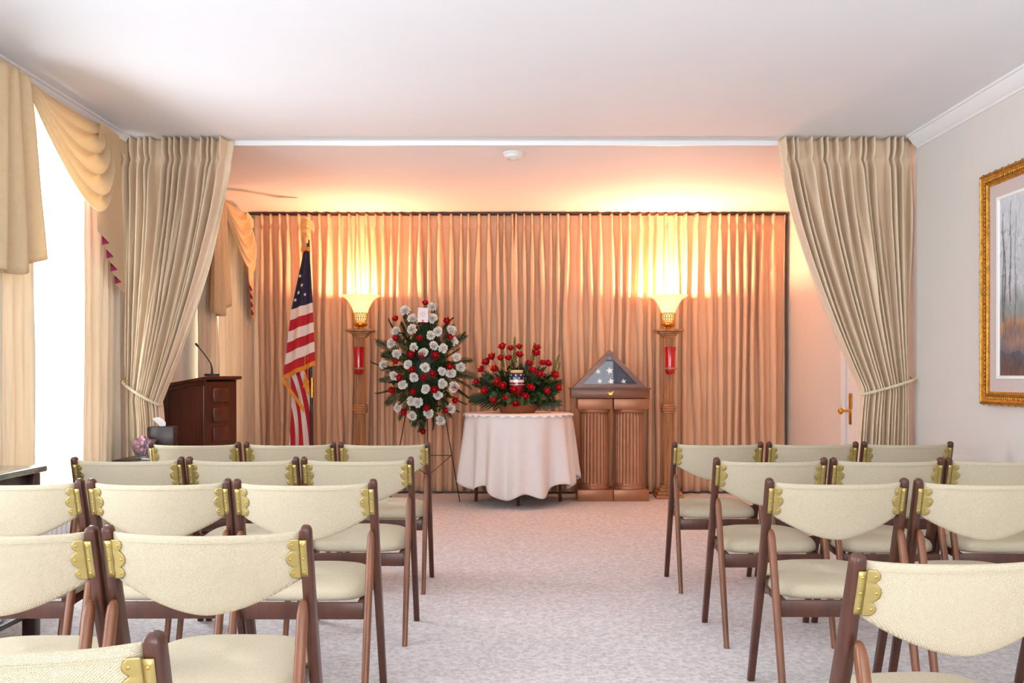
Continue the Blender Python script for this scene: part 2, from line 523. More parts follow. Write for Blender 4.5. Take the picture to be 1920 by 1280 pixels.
def pleats(b, path, width_at, ztop, zbot, n, amp, seed, header=0.13, per=12, nv=36, irregular=0.5, sharp=0.8, tube=0.3):
    """path(a, z) -> point on the mid surface for a in 0..1; the second value is the outward normal"""
    w1, w2, w3 = wob(seed), wob(seed + 1), wob(seed + 2)
    rnd = random.Random(seed)
    hs = [rnd.uniform(0.7, 1.25) for _ in range(n + 3)]
    def fn(u, v):
        vv = v ** 1.15
        z = ztop + (zbot - ztop) * vv
        th = n * u + irregular * (w1(u * 9.0) * 0.55 + 0.30 * w2(u * 14 + vv * 1.7) * min(1, vv * 3))
        fr = th - math.floor(th)
        k = int(math.floor(th)) % len(hs)
        c = cos(2 * PI * th)
        h = min(1.0, max(0.0, (ztop - z) / header))
        tight = max(0.0, c) ** 2.5 * 1.7 - 0.45           # pinched pleat in the header
        tubes = math.copysign(abs(c) ** 0.9, c) + 0.25 * max(0.0, c) ** 3
        soft = 0.5 * math.copysign(abs(c) ** sharp, c) + 0.75 * max(0.0, c) ** 2 - 0.2
        e = max(0.0, min(1.0, (ztop - z - header * 0.75) / 0.35))
        pinch = 1 - 0.55 * math.exp(-((ztop - z - header * 0.85) / 0.03) ** 2)
        off = amp * ((1 - e) * tight * pinch + e * (soft * (1 - tube) + tubes * tube) * (0.85 + 0.25 * w3(u * 20 + vv)) * (hs[k] ** 0.7 if tube < 0.5 else 1.0))
        side = amp * 0.30 * e * sin(4 * PI * th) * 0.5 * (1 - tube)
        p, nrm, tan, f = path(u, z)
        return p + nrm * off * f + tan * side * f
    b.grid(fn, n * per, nv)
    return b

# the wall of curtain behind the flowers: two panels meeting in the middle
YC = 9.03
def flat_path(x0, x1, y):
    def path(u, z):
        return Vector((x0 + (x1 - x0) * u, y, z)), Vector((0, -1, 0)), Vector((1, 0, 0)), 1.0
    return path
for i, (x0, x1, lab) in enumerate(((-2.44, 0.01, 'floor-length pleated curtain behind the flag and the standing flower spray'),
                                   (-0.015, 2.545, 'floor-length pleated curtain behind the fluted pedestals and triangular flag case'))):
    b = B(); pleats(b, flat_path(x0, x1, YC - 0.012 * i), None, ZC - 0.025, 0.02, 28, 0.060, 31 + 7 * i, per=16, nv=44, tube=0.0, irregular=0.8)
    t = thing('pleated_curtain', lab, 'curtain', ((x0 + x1) / 2, YC, 0), group='curtains along the end wall')
    o = b.build('curtain_panel', M['drape_rear'], t, smooth=180, solid=0.003)
    o.location = (-(x0 + x1) / 2, -YC, 0)
    hb = B().box(((x0 + x1) / 2, YC + 0.012, ZC - 0.085), (x1 - x0 - 0.01, 0.004, 0.11))
    o = hb.build('header_tape', M['drape_rear'], t, smooth=0); o.location = (-(x0 + x1) / 2, -YC, 0)
tag(B().box((0.03, YC + 0.01, ZC - 0.011), (5.06, 0.035, 0.018), bevel=0.003).build('curtain_rod', M['track_brown']),
    'thin brown rail along the top of the pleated end curtains', 'curtain rail')

YP = 6.215
def tied_curtain(sgn, xw, xi, tie0, tie1, foot0, foot1, ztie, lab, seed):
    """u=0 at the wall, u=1 at the opening; gathered at ztie between tie0..tie1"""
    zt, zb = ZC - 0.006, 0.02
    def path(u, z):
        xt = xw + (xi - xw) * u
        xg = tie0 + (tie1 - tie0) * u
        xf = foot0 + (foot1 - foot0) * u
        if z > ztie:
            t = (zt - z) / (zt - ztie)
            g = t ** 1.45
            x = xt + (xg - xt) * g
            wid = (1 - g)
            bulge = 0.05 * sin(PI * u) * g
        else:
            t = min(1.0, (ztie - z) / (ztie - zb))
            g = t ** 0.6
            x = xg + (xf - xg) * g
            wid = g * 0.5
            bulge = 0.05 * sin(PI * u) * (1 - g)
        zz = z
        return Vector((x, YP - bulge, zz)), Vector((0, -1, 0)), Vector((1, 0, 0)), 0.55 + 0.45 * wid
    b = B()
    pleats(b, path, None, zt, zb, 14, 0.066, seed, header=0.17, per=20, nv=64, irregular=1.0, tube=1.0)
    t = thing('tied_curtain', lab, 'curtain', ((tie0 + tie1) / 2, YP, 0), group='curtains tied back at the opening')
    o = b.build('curtain_panel', M['drape'], t, smooth=180, solid=0.003)
    o.location = (-(tie0 + tie1) / 2, -YP, 0)
    return t
tied_curtain(1, XL + 0.02, -1.82, -2.50, -2.285, -2.49, -2.24, 0.93, 'beige curtain tied back with cord beside the lectern', 61)
tied_curtain(-1, XR - 0.02, 1.72, 2.56, 2.255, 2.57, 2.19, 1.00, 'beige curtain tied back with cord in front of the brass-handled door', 83)

def tieback(lab, pts, hook, hookdir):
    b = B()
    pts = [Vector(p) for p in pts]
    # twisted two-strand cord
    dense = []
    for i in range(len(pts) - 1):
        for k in range(8):
            dense.append(pts[i].lerp(pts[i + 1], k / 8))
    dense.append(pts[-1])
    for s_ in (0, PI):
        q = []
        for i, p in enumerate(dense):
            t = (dense[min(i + 1, len(dense) - 1)] - dense[max(0, i - 1)]).normalized()
            a = t.cross(Vector((0, 0, 1))).normalized(); c = t.cross(a)
            q.append(p + 0.0045 * (cos(i * 0.9 + s_) * a + sin(i * 0.9 + s_) * c))
        b.tube(q, 0.006, 7)
    t = thing('tieback_cord', lab, 'tieback', hook, group='curtain tiebacks')
    o = b.build('cord', M['rope'], t); o.location = -Vector(hook)
    h = B().tube([(0, 0, 0), (hookdir * 0.02, 0, 0), (hookdir * 0.035, 0, 0.0), (hookdir * 0.04, 0, 0.012)], 0.004, 8)
    h.lathe([(0.012, -0.002), (0.012, 0.002)], seg=12)
    h.build('hook', M['brass_screw'], t)
def loop_pts(x0, x1, z0, z1, hook):
    pts = [Vector(hook)]
    for k in range(15):
        a = PI * k / 14
        x = x0 + (x1 - x0) * (1 - cos(a)) / 2
        pts.append(Vector((x, YP - 0.015 - 0.095 * sin(a) ** 0.7, z0 + (z1 - z0) * (x - x0) / (x1 - x0))))
    return pts
hk = (XL + 0.005, 6.16, 1.085)
tieback('cream twisted cord holding the curtain beside the lectern', loop_pts(-2.515, -2.275, 1.065, 0.915, hk), hk, 1)
hk2 = (XR - 0.005, 6.16, 1.085)
tieback('cream twisted cord holding the curtain by the door', loop_pts(2.575, 2.245, 1.08, 0.985, hk2), hk2, -1)

# window drapes: straight pleated panels on the left wall
def drape(lab, y0, y1, x, ztop, n, seed, amp=0.028, m='drape_window'):
    def path(u, z):
        return Vector((x, y0 + (y1 - y0) * u, z)), Vector((1, 0, 0)), Vector((0, 1, 0)), 1.0
    b = B(); pleats(b, path, None, ztop, 0.03, n, amp, seed, per=12, nv=24)
    o = b.build('window_drape', M[m], None, smooth=180, solid=0.002)
    tag(o, lab, 'curtain', 'drapes at the windows')
drape('pale drape on the near side of the bright window, under the golden jabot', 4.18, 4.82, -2.428, 2.50, 6, 11)
drape('pale drape at the far side of the bright window, by the crystal bowl', 5.36, 5.88, -2.428, 2.50, 5, 12)
drape('narrow drape behind the lectern, under the short jabot of the far window', 7.38, 7.83, -2.428, 2.50, 4, 13)
drape('glowing golden drape drawn over the far window beside the lectern', 7.86, 8.90, -2.428, 2.50, 9, 14)

def valance(lab, ya, k, seed, x0=-2.40):
    """board with a jabot, one swag and a cascade tail lined in magenta; ya: start of the swag, k: size along the wall"""
    yb = ya + 1.02 * k
    t = thing('swag_valance', lab, 'valance', (XL, ya, 2.0), group='swag valances over the windows')
    zt = 2.55
    O = Vector((XL, ya, 2.0))
    def put(b, name, m, par=t, **kw):
        o = b.build(name, m, par, **kw)
        if par is t: o.location = -O
        return o
    put(B().box(((XL + x0) / 2, (ya - 0.5 * k + yb + 0.3 * k) / 2, zt - 0.012), (x0 - XL - 0.005, (yb + 0.28 * k) - (ya - 0.5 * k), 0.02)), 'board', M['trim'], smooth=0)
    put(B().box((x0 - 0.004, (ya - 0.5 * k + yb + 0.3 * k) / 2, zt - 0.04), (0.006, (yb + 0.28 * k) - (ya - 0.5 * k), 0.08)), 'board_cover', M['swag'], smooth=0)
    # swag
    S = 0.54
    def sw(u, v):
        e0 = ya + 0.02 + 0.16 * k * (1 - v) * 0.6
        e1 = yb - 0.20 * k * (1 - v)
        y = e0 + (e1 - e0) * u
        sh = max(0.0, sin(PI * u)) ** 0.85
        sag = S * (0.04 + 0.96 * v)
        env = min(1, sh * 1.5 + 0.15) * (0.25 + 0.75 * min(1.0, u * 1.5)) * min(1.0, v * 5)
        fold = (1.0 - abs(sin(PI * (4.6 * v + 0.25))) ** 0.8) * 0.058 * env
        x = x0 + 0.016 + 0.12 * sh * v ** 0.8 + fold
        z = zt - sag * sh - 0.005 * v
        return Vector((x, y, z - 0.5 * fold))
    put(B().grid(sw, 48, 110), 'swag', M['swag'], smooth=180, solid=0.003)
    # jabot in front of the near end of the swag
    w4 = wob(seed)
    def jb(u, v):
        ytop = ya - 0.34 * k + 0.31 * k * u
        ybot = ya - 0.46 * k + 0.57 * k * u
        y = ytop + (ybot - ytop) * v ** 0.8
        step = (u * 4.0) % 1.0
        zb = 1.58 + 0.10 * max(0, (u - 0.62)) / 0.38 + 0.07 * max(0, 0.4 - u)
        z = zt - (zt - zb) * v
        x = x0 + 0.035 + 0.03 * cos(2 * PI * u * 3.0 + 0.6 * w4(u * 4 + v)) * (0.35 + 0.65 * v) + 0.02
        return Vector((x, y, z))
    put(B().grid(jb, 60, 24), 'jabot', M['swag'], smooth=180, solid=0.003)
    # cascade tail, folded like an accordion so the lining shows along its stepped hem
    pts = []
    y = yb - 0.40 * k
    n = 5
    for i in range(n):
        pts.append((y, 0.100 - 0.018 * i)); y += 0.18 * k
        pts.append((y, 0.090 - 0.018 * i)); y -= 0.080 * k
    L = len(pts) - 1
    arc = [0.0]
    for p, q in zip(pts, pts[1:]):
        arc.append(arc[-1] + abs(q[0] - p[0]))
    def tail(off, v0=0.0):
        def f(u, v):
            v = v0 + (1 - v0) * v
            s_ = u * L; i = min(int(s_), L - 1); q = s_ - i
            yy = pts[i][0] + (pts[i + 1][0] - pts[i][0]) * q
            xx = pts[i][1] + (pts[i + 1][1] - pts[i][1]) * q
            a_ = (arc[i] + (arc[i + 1] - arc[i]) * q) / arc[-1]
            sgn = 1.0 if i % 2 == 0 else -1.0
            e = min(q, 1 - q) * abs(pts[i + 1][0] - pts[i][0]) / 0.035
            dy = 0.0
            if e < 1:
                sgn *= max(0.0, e); dy = 0.9 * off * (1 - e)
            zb = 1.90 - 0.30 * a_
            z = zt - (zt - zb) * v
            ytop = yb - 0.16 * k + 0.26 * k * a_
            yv = ytop + (yy - ytop) * (0.15 + 0.85 * v ** 0.6)
            return Vector((x0 + 0.012 + xx * (0.35 + 0.65 * v) - off * sgn, yv - dy, z))
        return f
    c = put(B().grid(tail(0.0), L * 10, 20), 'cascade', M['swag'], smooth=25)
    ln = B().grid(tail(0.0014, 0.6), L * 10, 10).build('cascade_lining', M['magenta'], c, smooth=25)
    ln['label'] = 'magenta lining'
valance('cream swag and jabot valance over the bright near window', 4.66, 1.0, 3)
valance('cream swag valance over the far window, next to the flag', 7.80, 0.82, 4)

# radiator under the bright window
rd = thing('radiator', 'white ribbed radiator low under the bright window', 'radiator', (XL + 0.018, 5.0, 0.0))
b = B()
for i in range(22):
    b.box((0.022, -0.6 + i * 0.055, 0.23), (0.044, 0.04, 0.34), bevel=0.010)
b.build('fins', M['radiator'], rd)
B().box((0.022, -0.02, 0.41), (0.05, 1.26, 0.02), bevel=0.005).build('top', M['radiator'], rd)
for yy in (-0.57, 0.5):
    B().box((0.022, yy, 0.035), (0.04, 0.03, 0.07), bevel=0.006).build('foot', M['radiator'], rd)

# ------------------------------------------------------------------ folding chairs
def sect(cx, cy, cz, hx, hy, n=16, e=0.45, ny=0.0):
    """superellipse ring in a plane leaning by ny (dz per dy)"""
    out = []
    for k in range(n):
        a = 2 * PI * k / n
        x = math.copysign(abs(cos(a)) ** e, cos(a)) * hx
        y = math.copysign(abs(sin(a)) ** e, sin(a)) * hy
        out.append((cx + x, cy + y, cz + y * ny))
    return out
CW = 0.226                                             # half spacing of the two posts
def post_y(z):
    pts = ((0.0, 0.205), (0.50, 0.020), (0.58, -0.004), (0.76, -0.055))
    for (z0, y0), (z1, y1) in zip(pts, pts[1:]):
        if z <= z1: return y0 + (y1 - y0) * (z - z0) / (z1 - z0)
    return pts[-1][1]
BOW = 0.05
def back_y(x, z):
    return post_y(z) - BOW * (1 - (x / 0.215) ** 2)
def make_chair():
    t = thing('folding_chair', None, 'chair')
    for s_ in (-1, 1):
        rr = []
        for z, hx, hy in ((0.0, 0.0125, 0.014), (0.2, 0.013, 0.018), (0.45, 0.0135, 0.022), (0.52, 0.0135, 0.023), (0.58, 0.0135, 0.021), (0.66, 0.0135, 0.0175), (0.735, 0.0135, 0.016), (0.748, 0.0130, 0.0155), (0.755, 0.0105, 0.0125), (0.7585, 0.006, 0.008)):
            rr.append(sect(s_ * CW, post_y(z), z, hx, hy, e=0.42, ny=0.15 if z > 0.3 else 0))
        B().rings(rr).build('post', M['walnut'], t, smooth=50)
        rr = []
        for z, r in ((0.0, 0.85), (0.25, 1.0), (0.5, 1.0), (0.555, 1.0), (0.572, 0.85), (0.583, 0.55), (0.587, 0.2)):
            y = -0.205 + (0.205 - 0.040) * z / 0.585
            rr.append(sect(s_ * (CW - 0.008), y, z, 0.0125 * r, 0.0150 * r, e=0.7))
        B().rings(rr).build('rear_leg', M['walnut_light'], t, smooth=60)
    # backrest: padded curved panel
    rr = []
    nu = 30
    for i in range(nu + 1):
        u = -1 + 2 * i / nu
        x = u * 0.2110
        au = abs(u)
        zt = 0.742 + 0.004 * au ** 6
        zb = 0.550 + 0.080 * au ** 1.65
        th = 0.013 if au < 0.97 else 0.009
        ring = []
        for k in range(20):
            a = 2 * PI * k / 20
            zz = math.copysign(abs(sin(a)) ** 0.35, sin(a)) * (zt - zb) / 2 + (zt + zb) / 2
            yy = math.copysign(abs(cos(a)) ** 0.6, cos(a)) * th
            ring.append((x, back_y(x, zz) + yy, zz))
        rr.append(ring)
    bk = B().rings(rr).build('backrest', M['weave'], t, smooth=60)
    # piping seam along the top of the back
    pts = []
    for i in range(31):
        x = (-1 + 2 * i / 30) * 0.205
        pts.append((x, back_y(x, 0.727) - 0.0128, 0.727))
    B().tube(pts, 0.0014, 6).build('seam', M['weave'], bk)
    # brass brackets
    for s_ in (-1, 1):
        b = B()
        zc = 0.682
        def lobe(z):
            best = 0.0175
            for cx, cz, r in ((0.0125, 0.0335, 0.0125), (0.0105, 0.0, 0.0195), (0.0125, -0.0335, 0.0125)):
                q = r * r - (z - cz) ** 2
                if q > 0: best = max(best, cx + math.sqrt(q))
            return best
        def fl(u, v):
            z = -0.0465 + 0.093 * v
            x = CW - 0.013 - lobe(z) * u
            return (s_ * x, back_y(x, zc + z) - 0.0150 - 0.004 * (1 - u), zc + z)
        b.grid(fl, 6, 44)
        def pl(u, v):
            z = -0.044 + 0.088 * v
            x = CW - 0.013 + 0.017 * u
            return (s_ * x, post_y(zc + z) - 0.0195 + 0.0006 * u, zc + z)
        b.grid(pl, 1, 8)
        br = b.build('brass_bracket', M['brass'], t, smooth=35, solid=0.0022)
        for dx, dz, on in ((0.008, 0.032, 1), (0.008, 0.0, 1), (0.008, -0.032, 1), (-0.0165, 0.0335, 0), (-0.0215, 0.0, 0), (-0.0165, -0.0335, 0)):
            x = CW - 0.013 + dx
            y = (post_y(zc + dz) - 0.021) if on else (back_y(x, zc + dz) - 0.0165)
            B().sphere((s_ * x, y, zc + dz), 0.0036, 8, (1, 0.6, 1)).build('screw', M['brass_screw'], br)
    # seat cushion
    def outline(scale, z, dz=0.0):
        pts = []
        hw = 0.205
        ctrl = []
        n = 40
        for k in range(n):
            a = 2 * PI * k / n
            cx, cy = cos(a), sin(a)
            e = 0.42 if cy < 0 else 0.62
            x = math.copysign(abs(cx) ** e, cx) * hw
            y = (math.copysign(abs(cy) ** e, cy)) * (0.19 if cy > 0 else 0.175)
            if cy < 0: x *= 1.0
            ctrl.append((x * scale, 0.085 + y * scale, z + 0.018 * (y / 0.19) * 0.6))
        return ctrl
    rr = [outline(0.93, 0.370), outline(0.985, 0.374), outline(1.0, 0.386), outline(0.995, 0.398), outline(0.965, 0.409), outline(0.90, 0.416), outline(0.75, 0.423), outline(0.5, 0.427), outline(0.2, 0.428), outline(0.02, 0.428)]
    B().rings(rr).build('seat', M['weave'], t, smooth=70)
    # frame under the seat
    b = B()
    for s_ in (-1, 1):
        b.bar((s_ * 0.188, -0.085, 0.345), (s_ * 0.188, 0.235, 0.362), 0.018, 0.030, 0.003)
    b.box((0, 0.21, 0.357), (0.36, 0.018, 0.026), bevel=0.003)
    b.build('seat_frame', M['walnut'], t, smooth=30)
    B().box((0, -0.098, 0.333), (2 * CW - 0.046, 0.016, 0.055), bevel=0.003).build('rear_rail', M['walnut'], t, smooth=30)
    B().tube([(-CW, 0.055, 0.41 - 0.005), (CW, 0.055, 0.405)], 0.006, 8).build('pivot_rod', M['walnut'], t)
    return t
chair0 = make_chair()
chairs = [
    (-0.673, 5.05, 0, 'aisle-end cream folding chair of the front row, window side, nearest the flower spray'),
    (-1.164, 5.05, 0, 'middle cream folding chair of the front row on the window side'),
    (-1.658, 5.04, 0.5, 'cream folding chair at the window end of the front row, by the crystal bowl'),
    (-0.662, 4.12, 0, 'aisle-end cream folding chair of the second row, window side'),
    (-1.148, 4.12, -0.5, 'middle cream folding chair of the second row on the window side'),
    (-1.635, 4.12, 0, 'cream folding chair at the window end of the second row'),
    (-0.693, 3.24, 0, 'aisle-end cream folding chair of the third row, window side'),
    (-1.180, 3.25, 0.5, 'middle cream folding chair of the third row on the window side'),
    (-1.672, 3.25, 0, 'cream folding chair of the third row beside the green marble desk'),
    (-0.703, 2.25, 0.5, 'large near cream folding chair on the aisle, fourth row on the window side'),
    (-1.188, 2.24, 0, 'near cream folding chair cut by the picture edge, fourth row, window side'),
    (-0.706, 1.335, 0, 'nearest cream folding chair, its back corner low in the window-side corner'),
    (1.066, 5.07, 0, 'aisle-end cream folding chair of the front row, painting side, nearest the pedestals'),
    (1.562, 5.07, -0.5, 'middle cream folding chair of the front row on the painting side'),
    (2.062, 5.08, 0, 'cream folding chair at the painting-wall end of the front row'),
    (1.080, 4.09, 0, 'aisle-end cream folding chair of the second row, painting side'),
    (1.571, 4.09, 0, 'middle cream folding chair of the second row on the painting side'),
    (2.062, 4.10, -1, 'cream folding chair at the painting-wall end of the second row'),
    (1.084, 3.27, 0, 'aisle-end cream folding chair of the third row, painting side'),
    (1.580, 3.25, -2, 'cream folding chair second from the aisle, third row, painting side'),
    (0.882, 1.93, 7, 'large nearest cream folding chair on the painting side of the aisle'),
]
for i, (x, y, a, lab) in enumerate(chairs):
    c = chair0 if i == 0 else copy_tree(chair0)
    c.location = (x, y, 0); c.rotation_euler = (0, 0, math.radians(a))
    c['label'] = lab; c['category'] = 'chair'; c['group'] = 'cream folding chairs set in rows'

# ------------------------------------------------------------------ torch lamps, votive cups, pillars
def make_pillar():
    t = thing('oak_pillar', None, 'pedestal')
    b = B()
    for z, w, h in ((0.015, 0.25, 0.03), (0.045, 0.22, 0.03), (0.075, 0.18, 0.03), (0.10, 0.15, 0.02)):
        b.box((0, 0, z), (w, w, h), bevel=0.006)
    b.build('base', M['oak'], t, smooth=30)
    def flute(a, z):
        return -0.005 * max(0, cos(12 * a)) ** 2
    B().lathe([(0.051, 0.10), (0.049, 0.40), (0.047, 0.78), (0.046, 0.80)], seg=96, flute=flute).build('shaft', M['oak'], t, smooth=60)
    b = B()
    for z, w in ((0.775, 0.112), (0.795, 0.124), (0.815, 0.124), (0.835, 0.112)):
        b.box((0, 0, z), (w, w, 0.019), bevel=0.005)
    b.build('collar', M['oak'], t, smooth=30)
    B().lathe([(0.043, 0.83), (0.042, 1.1), (0.041, 1.47)], seg=96, flute=flute).build('shaft', M['oak'], t, smooth=60)
    b = B()
    for z, w, h in ((1.458, 0.11, 0.018), (1.475, 0.14, 0.018), (1.493, 0.18, 0.018), (1.513, 0.245, 0.02)):
        b.box((0, 0, z), (w, w, h), bevel=0.005)
    b.build('top', M['oak'], t, smooth=30)
    # ring that carries the glass cup
    b = B()
    b.lathe([(0.047, -0.008), (0.060, -0.008), (0.060, 0.008), (0.047, 0.008), (0.047, -0.008)], (0, -0.105, 1.170), 32, cap=False)
    b.box((0, -0.052, 1.170), (0.05, 0.03, 0.016), bevel=0.003)
    b.build('cup_bracket', M['oak'], t, smooth=40)
    return t
def make_cup():
    t = thing('votive_cup', None, 'candle cup')
    B().lathe([(0.0005, -0.055), (0.03, -0.055), (0.041, -0.045), (0.044, -0.02), (0.0445, 0.05), (0.047, 0.14), (0.053, 0.19), (0.0505, 0.19), (0.044, 0.13), (0.041, 0.05), (0.0005, 0.045)], seg=36).build('glass', M['red_glass'], t, smooth=60)
    B().lathe([(0.034, 0.046), (0.034, 0.085), (0.0005, 0.086)], seg=24).build('candle', M['red_glass'], t)
    return t
def make_lamp():
    t = thing('torch_lamp', None, 'lamp')
    B().lathe([(0.035, 0.0), (0.037, 0.006), (0.022, 0.010), (0.020, 0.018), (0.042, 0.024), (0.058, 0.034), (0.064, 0.045), (0.062, 0.055), (0.052, 0.060), (0.040, 0.062), (0.0005, 0.062)], seg=40).build('base', M['gold'], t, smooth=40)
    b = B()
    for k in range(16):
        a = 2 * PI * k / 16
        for d in (-1, 1):
            pts = []
            for j in range(9):
                v = j / 8
                aa = a + d * 0.19 * sin(PI * v)
                r = 0.046 + 0.018 * v
                pts.append((r * cos(aa), r * sin(aa), 0.058 + 0.088 * v))
            b.tube(pts, 0.0028, 6)
    for r, z in ((0.047, 0.060), (0.056, 0.104), (0.064, 0.146)):
        b.tube([(r * cos(2 * PI * k / 32), r * sin(2 * PI * k / 32), z) for k in range(33)], 0.0035, 6)
    b.build('filigree_ring', M['gold'], t, smooth=60)
    prof = [(0.040, 0.066), (0.050, 0.10), (0.062, 0.148), (0.076, 0.19), (0.096, 0.23), (0.122, 0.268), (0.150, 0.290), (0.174, 0.302), (0.178, 0.306)]
    outer = prof
    inner = [(r - 0.004, z + 0.003) for r, z in reversed(prof)]
    B().lathe(outer + inner, seg=48, cap=False).build('shade', M['shade'], t, smooth=60)
    B().sphere((0, 0, 0.235), 0.026, 14, (1, 1, 1.3)).build('bulb', M['bulb'], t)
    B().tube([(0, 0, 0.06), (0, 0, 0.21)], 0.012, 12).build('socket', M['gold'], t)
    return t
pil0, cup0, lamp0 = make_pillar(), make_cup(), make_lamp()
YT = 8.72
for i, (x, where) in enumerate(((-1.390, 'between the flag and the flower spray'), (1.405, 'beside the fluted pedestals'))):
    p = pil0 if i == 0 else copy_tree(pil0)
    c = cup0 if i == 0 else copy_tree(cup0)
    l = lamp0 if i == 0 else copy_tree(lamp0)
    p.location = (x, YT, 0); c.location = (x, YT - 0.105, 1.172); l.location = (x, YT, 1.524)
    tag(p, 'slim fluted oak pillar standing ' + where, 'pedestal', 'oak pillars carrying the torch lamps')
    tag(c, 'red glass candle cup on the oak pillar ' + where, 'candle cup', 'red glass cups')
    tag(l, 'glowing bell-shaped lamp on the oak pillar ' + where, 'lamp', 'lit torch lamps')
    d = bpy.data.lights.new('lamp_light', 'POINT'); d.energy = 62; d.color = (1.0, 0.46, 0.24); d.shadow_soft_size = 0.03
    o = bpy.data.objects.new('lamp_light', d); o.location = (0, 0, 0.285); o.parent = l; C.objects.link(o)

# ------------------------------------------------------------------ flag
def flag():
    YFL = 8.38
    fx = (581 - 963) * YFL / F
    t = thing('american_flag', 'american flag with gold fringe hanging from its pole beside the torch lamp', 'flag', (fx, YFL, 0))
    O = Vector((fx, YFL, 0))
    def put(b, name, m, par=t, **kw):
        o = b.build(name, m, par, **kw)
        if par is t: o.location = -O
        return o
    put(B().lathe([(0.15, 0), (0.15, 0.02), (0.13, 0.035), (0.05, 0.05), (0.03, 0.09), (0.022, 0.14), (0.0005, 0.14)], O, 32), 'base', M['gold'])
    ztop = at(576, 450, YFL).z
    put(B().tube([(fx + 0.022, YFL, 0.1), (fx + 0.012, YFL, 1.0), (fx - 0.014, YFL, ztop)], 0.0135, 14), 'pole', M['pole'])
    put(B().tube([at(585, 745, YFL), at(585, 708, YFL)], 0.0165, 16), 'pole_joint', M['gold'])
    f = B()
    c = at(576, 450, YFL)
    f.lathe([(0.015, -0.03), (0.018, -0.02), (0.018, 0.035), (0.010, 0.04), (0.012, 0.05), (0.026, 0.058), (0.030, 0.075), (0.024, 0.092), (0.0005, 0.1)], c, 20)
    f.sphere(c + Vector((0, 0, 0.13)), 0.024, 12, (0.9, 0.8, 1.9))
    f.sphere(c + Vector((-0.006, -0.008, 0.185)), 0.0135, 10, (1, 1.2, 1.1))
    f.tube([c + Vector((-0.012, -0.016, 0.188)), c + Vector((-0.026, -0.020, 0.180))], [0.006, 0.001], 6)
    for s_ in (-1, 1):
        w = [(0.008, 0.165), (0.028, 0.18), (0.048, 0.165), (0.062, 0.13), (0.060, 0.085), (0.048, 0.062), (0.046, 0.09), (0.036, 0.075), (0.034, 0.105), (0.022, 0.095), (0.012, 0.12)]
        f.prism(w, lambda p: c + Vector((s_ * p[0], -0.012 + p[0] * 0.35, p[1])), lambda p: c + Vector((s_ * p[0], 0.002 + p[0] * 0.35, p[1])))
    f.prism([(-0.012, 0.09), (0.012, 0.09), (0.02, 0.055), (-0.02, 0.055)], lambda p: c + Vector((p[0], 0.012, p[1])), lambda p: c + Vector((p[0], 0.02, p[1])))
    put(f, 'eagle_finial', M['pale_gold'])
    # front fold of the cloth
    lft = [(569, 470), (563, 500), (555, 545), (548, 581), (542, 620), (538, 656), (535, 690), (533, 706)]
    rgt = [(579, 470), (582, 500), (585, 540), (587, 567), (588, 600), (590, 630), (592, 655), (592, 678)]
    def interp(arr, v):
        s_ = v * (len(arr) - 1); i = min(int(s_), len(arr) - 2); q = s_ - i
        return arr[i][0] + (arr[i + 1][0] - arr[i][0]) * q, arr[i][1] + (arr[i + 1][1] - arr[i][1]) * q
    LB = [(570, 470), (548, 581), (533, 706)]
    def cloth(u, v, off=0.0):
        # left edge reaches the hem lower than the right edge
        yl = 470 + (704 - 470) * v; yr = 470 + (677 - 470) * v
        xl = 571 - 23 * min(1, (yl - 470) / 111) - 15 * max(0, (yl - 581) / 124)
        xr = 580 + 12 * (v ** 0.6)
        px = xl + (xr - xl) * u; py = yl + (yr - yl) * u
        d = 0.022 + (0.045 * sin(PI * u) + 0.022 * cos(2 * PI * 2.1 * u + 0.8 * v)) * min(1, 0.3 + v) + off
        p = at(px, py, YFL); p.y -= d
        return p
    b = B(); b.grid(cloth, 30, 40)
    b.mi = 1
    for su, sv in ((0.10, 0.34), (0.35, 0.30), (0.58, 0.345), (0.30, 0.395), (0.62, 0.42), (0.12, 0.455), (0.40, 0.21)):
        pass
    for px, py, r in ((564, 518, 0.019), (569, 536, 0.021), (561, 549, 0.021), (574, 553, 0.018), (555, 563, 0.019)):
        v = (py - 470) / 228.0
        yl = 470 + 234 * v
        xl = 571 - 23 * min(1, (yl - 470) / 111); xr = 580 + 12 * v ** 0.6
        u = (px - xl) / (xr - xl)
        v2 = (py + u * 27 * v - 470) / 234.0
        c0 = cloth(u, v2, 0.003)
        e1 = (cloth(min(1, u + 0.05), v2) - cloth(u - 0.05, v2)).normalized()
        pts = star_pts(r)
        vv = [b.bm.verts.new(c0 + e1 * p[0] + Vector((0, -0.002, p[1]))) for p in pts]
        ce = b.bm.verts.new(c0 + Vector((0, -0.004, 0)))
        for k_ in range(10):
            b.face([vv[k_], vv[(k_ + 1) % 10], ce])
    blue, red, wht = (32, 30, 62), (186, 22, 40), (232, 218, 210)
    st = [(0.0, blue)]
    for k_ in range(6):
        st.append((0.470 + k_ * 0.0885, wht if k_ % 2 == 0 else red))
    mf = uv_bands('flag_front', st, 1)
    put(b, 'front_fold', [mf, M['star']], smooth=180, solid=0.0)
    # lower fold behind, stripes running down
    def low(u, v):
        p0x = 545 + 42 * u; p0y = 690 - 20 * u
        p1x = 536 + 50 * u; p1y = 880
        px = p0x + (p1x - p0x) * v + 6 * sin(PI * v) * (1 - u); py = p0y + (p1y - p0y) * v
        p = at(px, py, YFL)
        p.y -= 0.008 + 0.028 * cos(2 * PI * 1.6 * u + 1.0) * (0.5 + 0.5 * v)
        return p
    b = B(); b.grid(low, 30, 24)
    # shear the stripes so they run diagonally near the top
    for f_ in b.bm.faces:
        for lp in f_.loops:
            u, v = lp[b.uv].uv
            lp[b.uv].uv = (min(0.999, max(0.0, u * 0.55 + 0.42 * (1 - v) ** 2.0 + 0.02)), v)
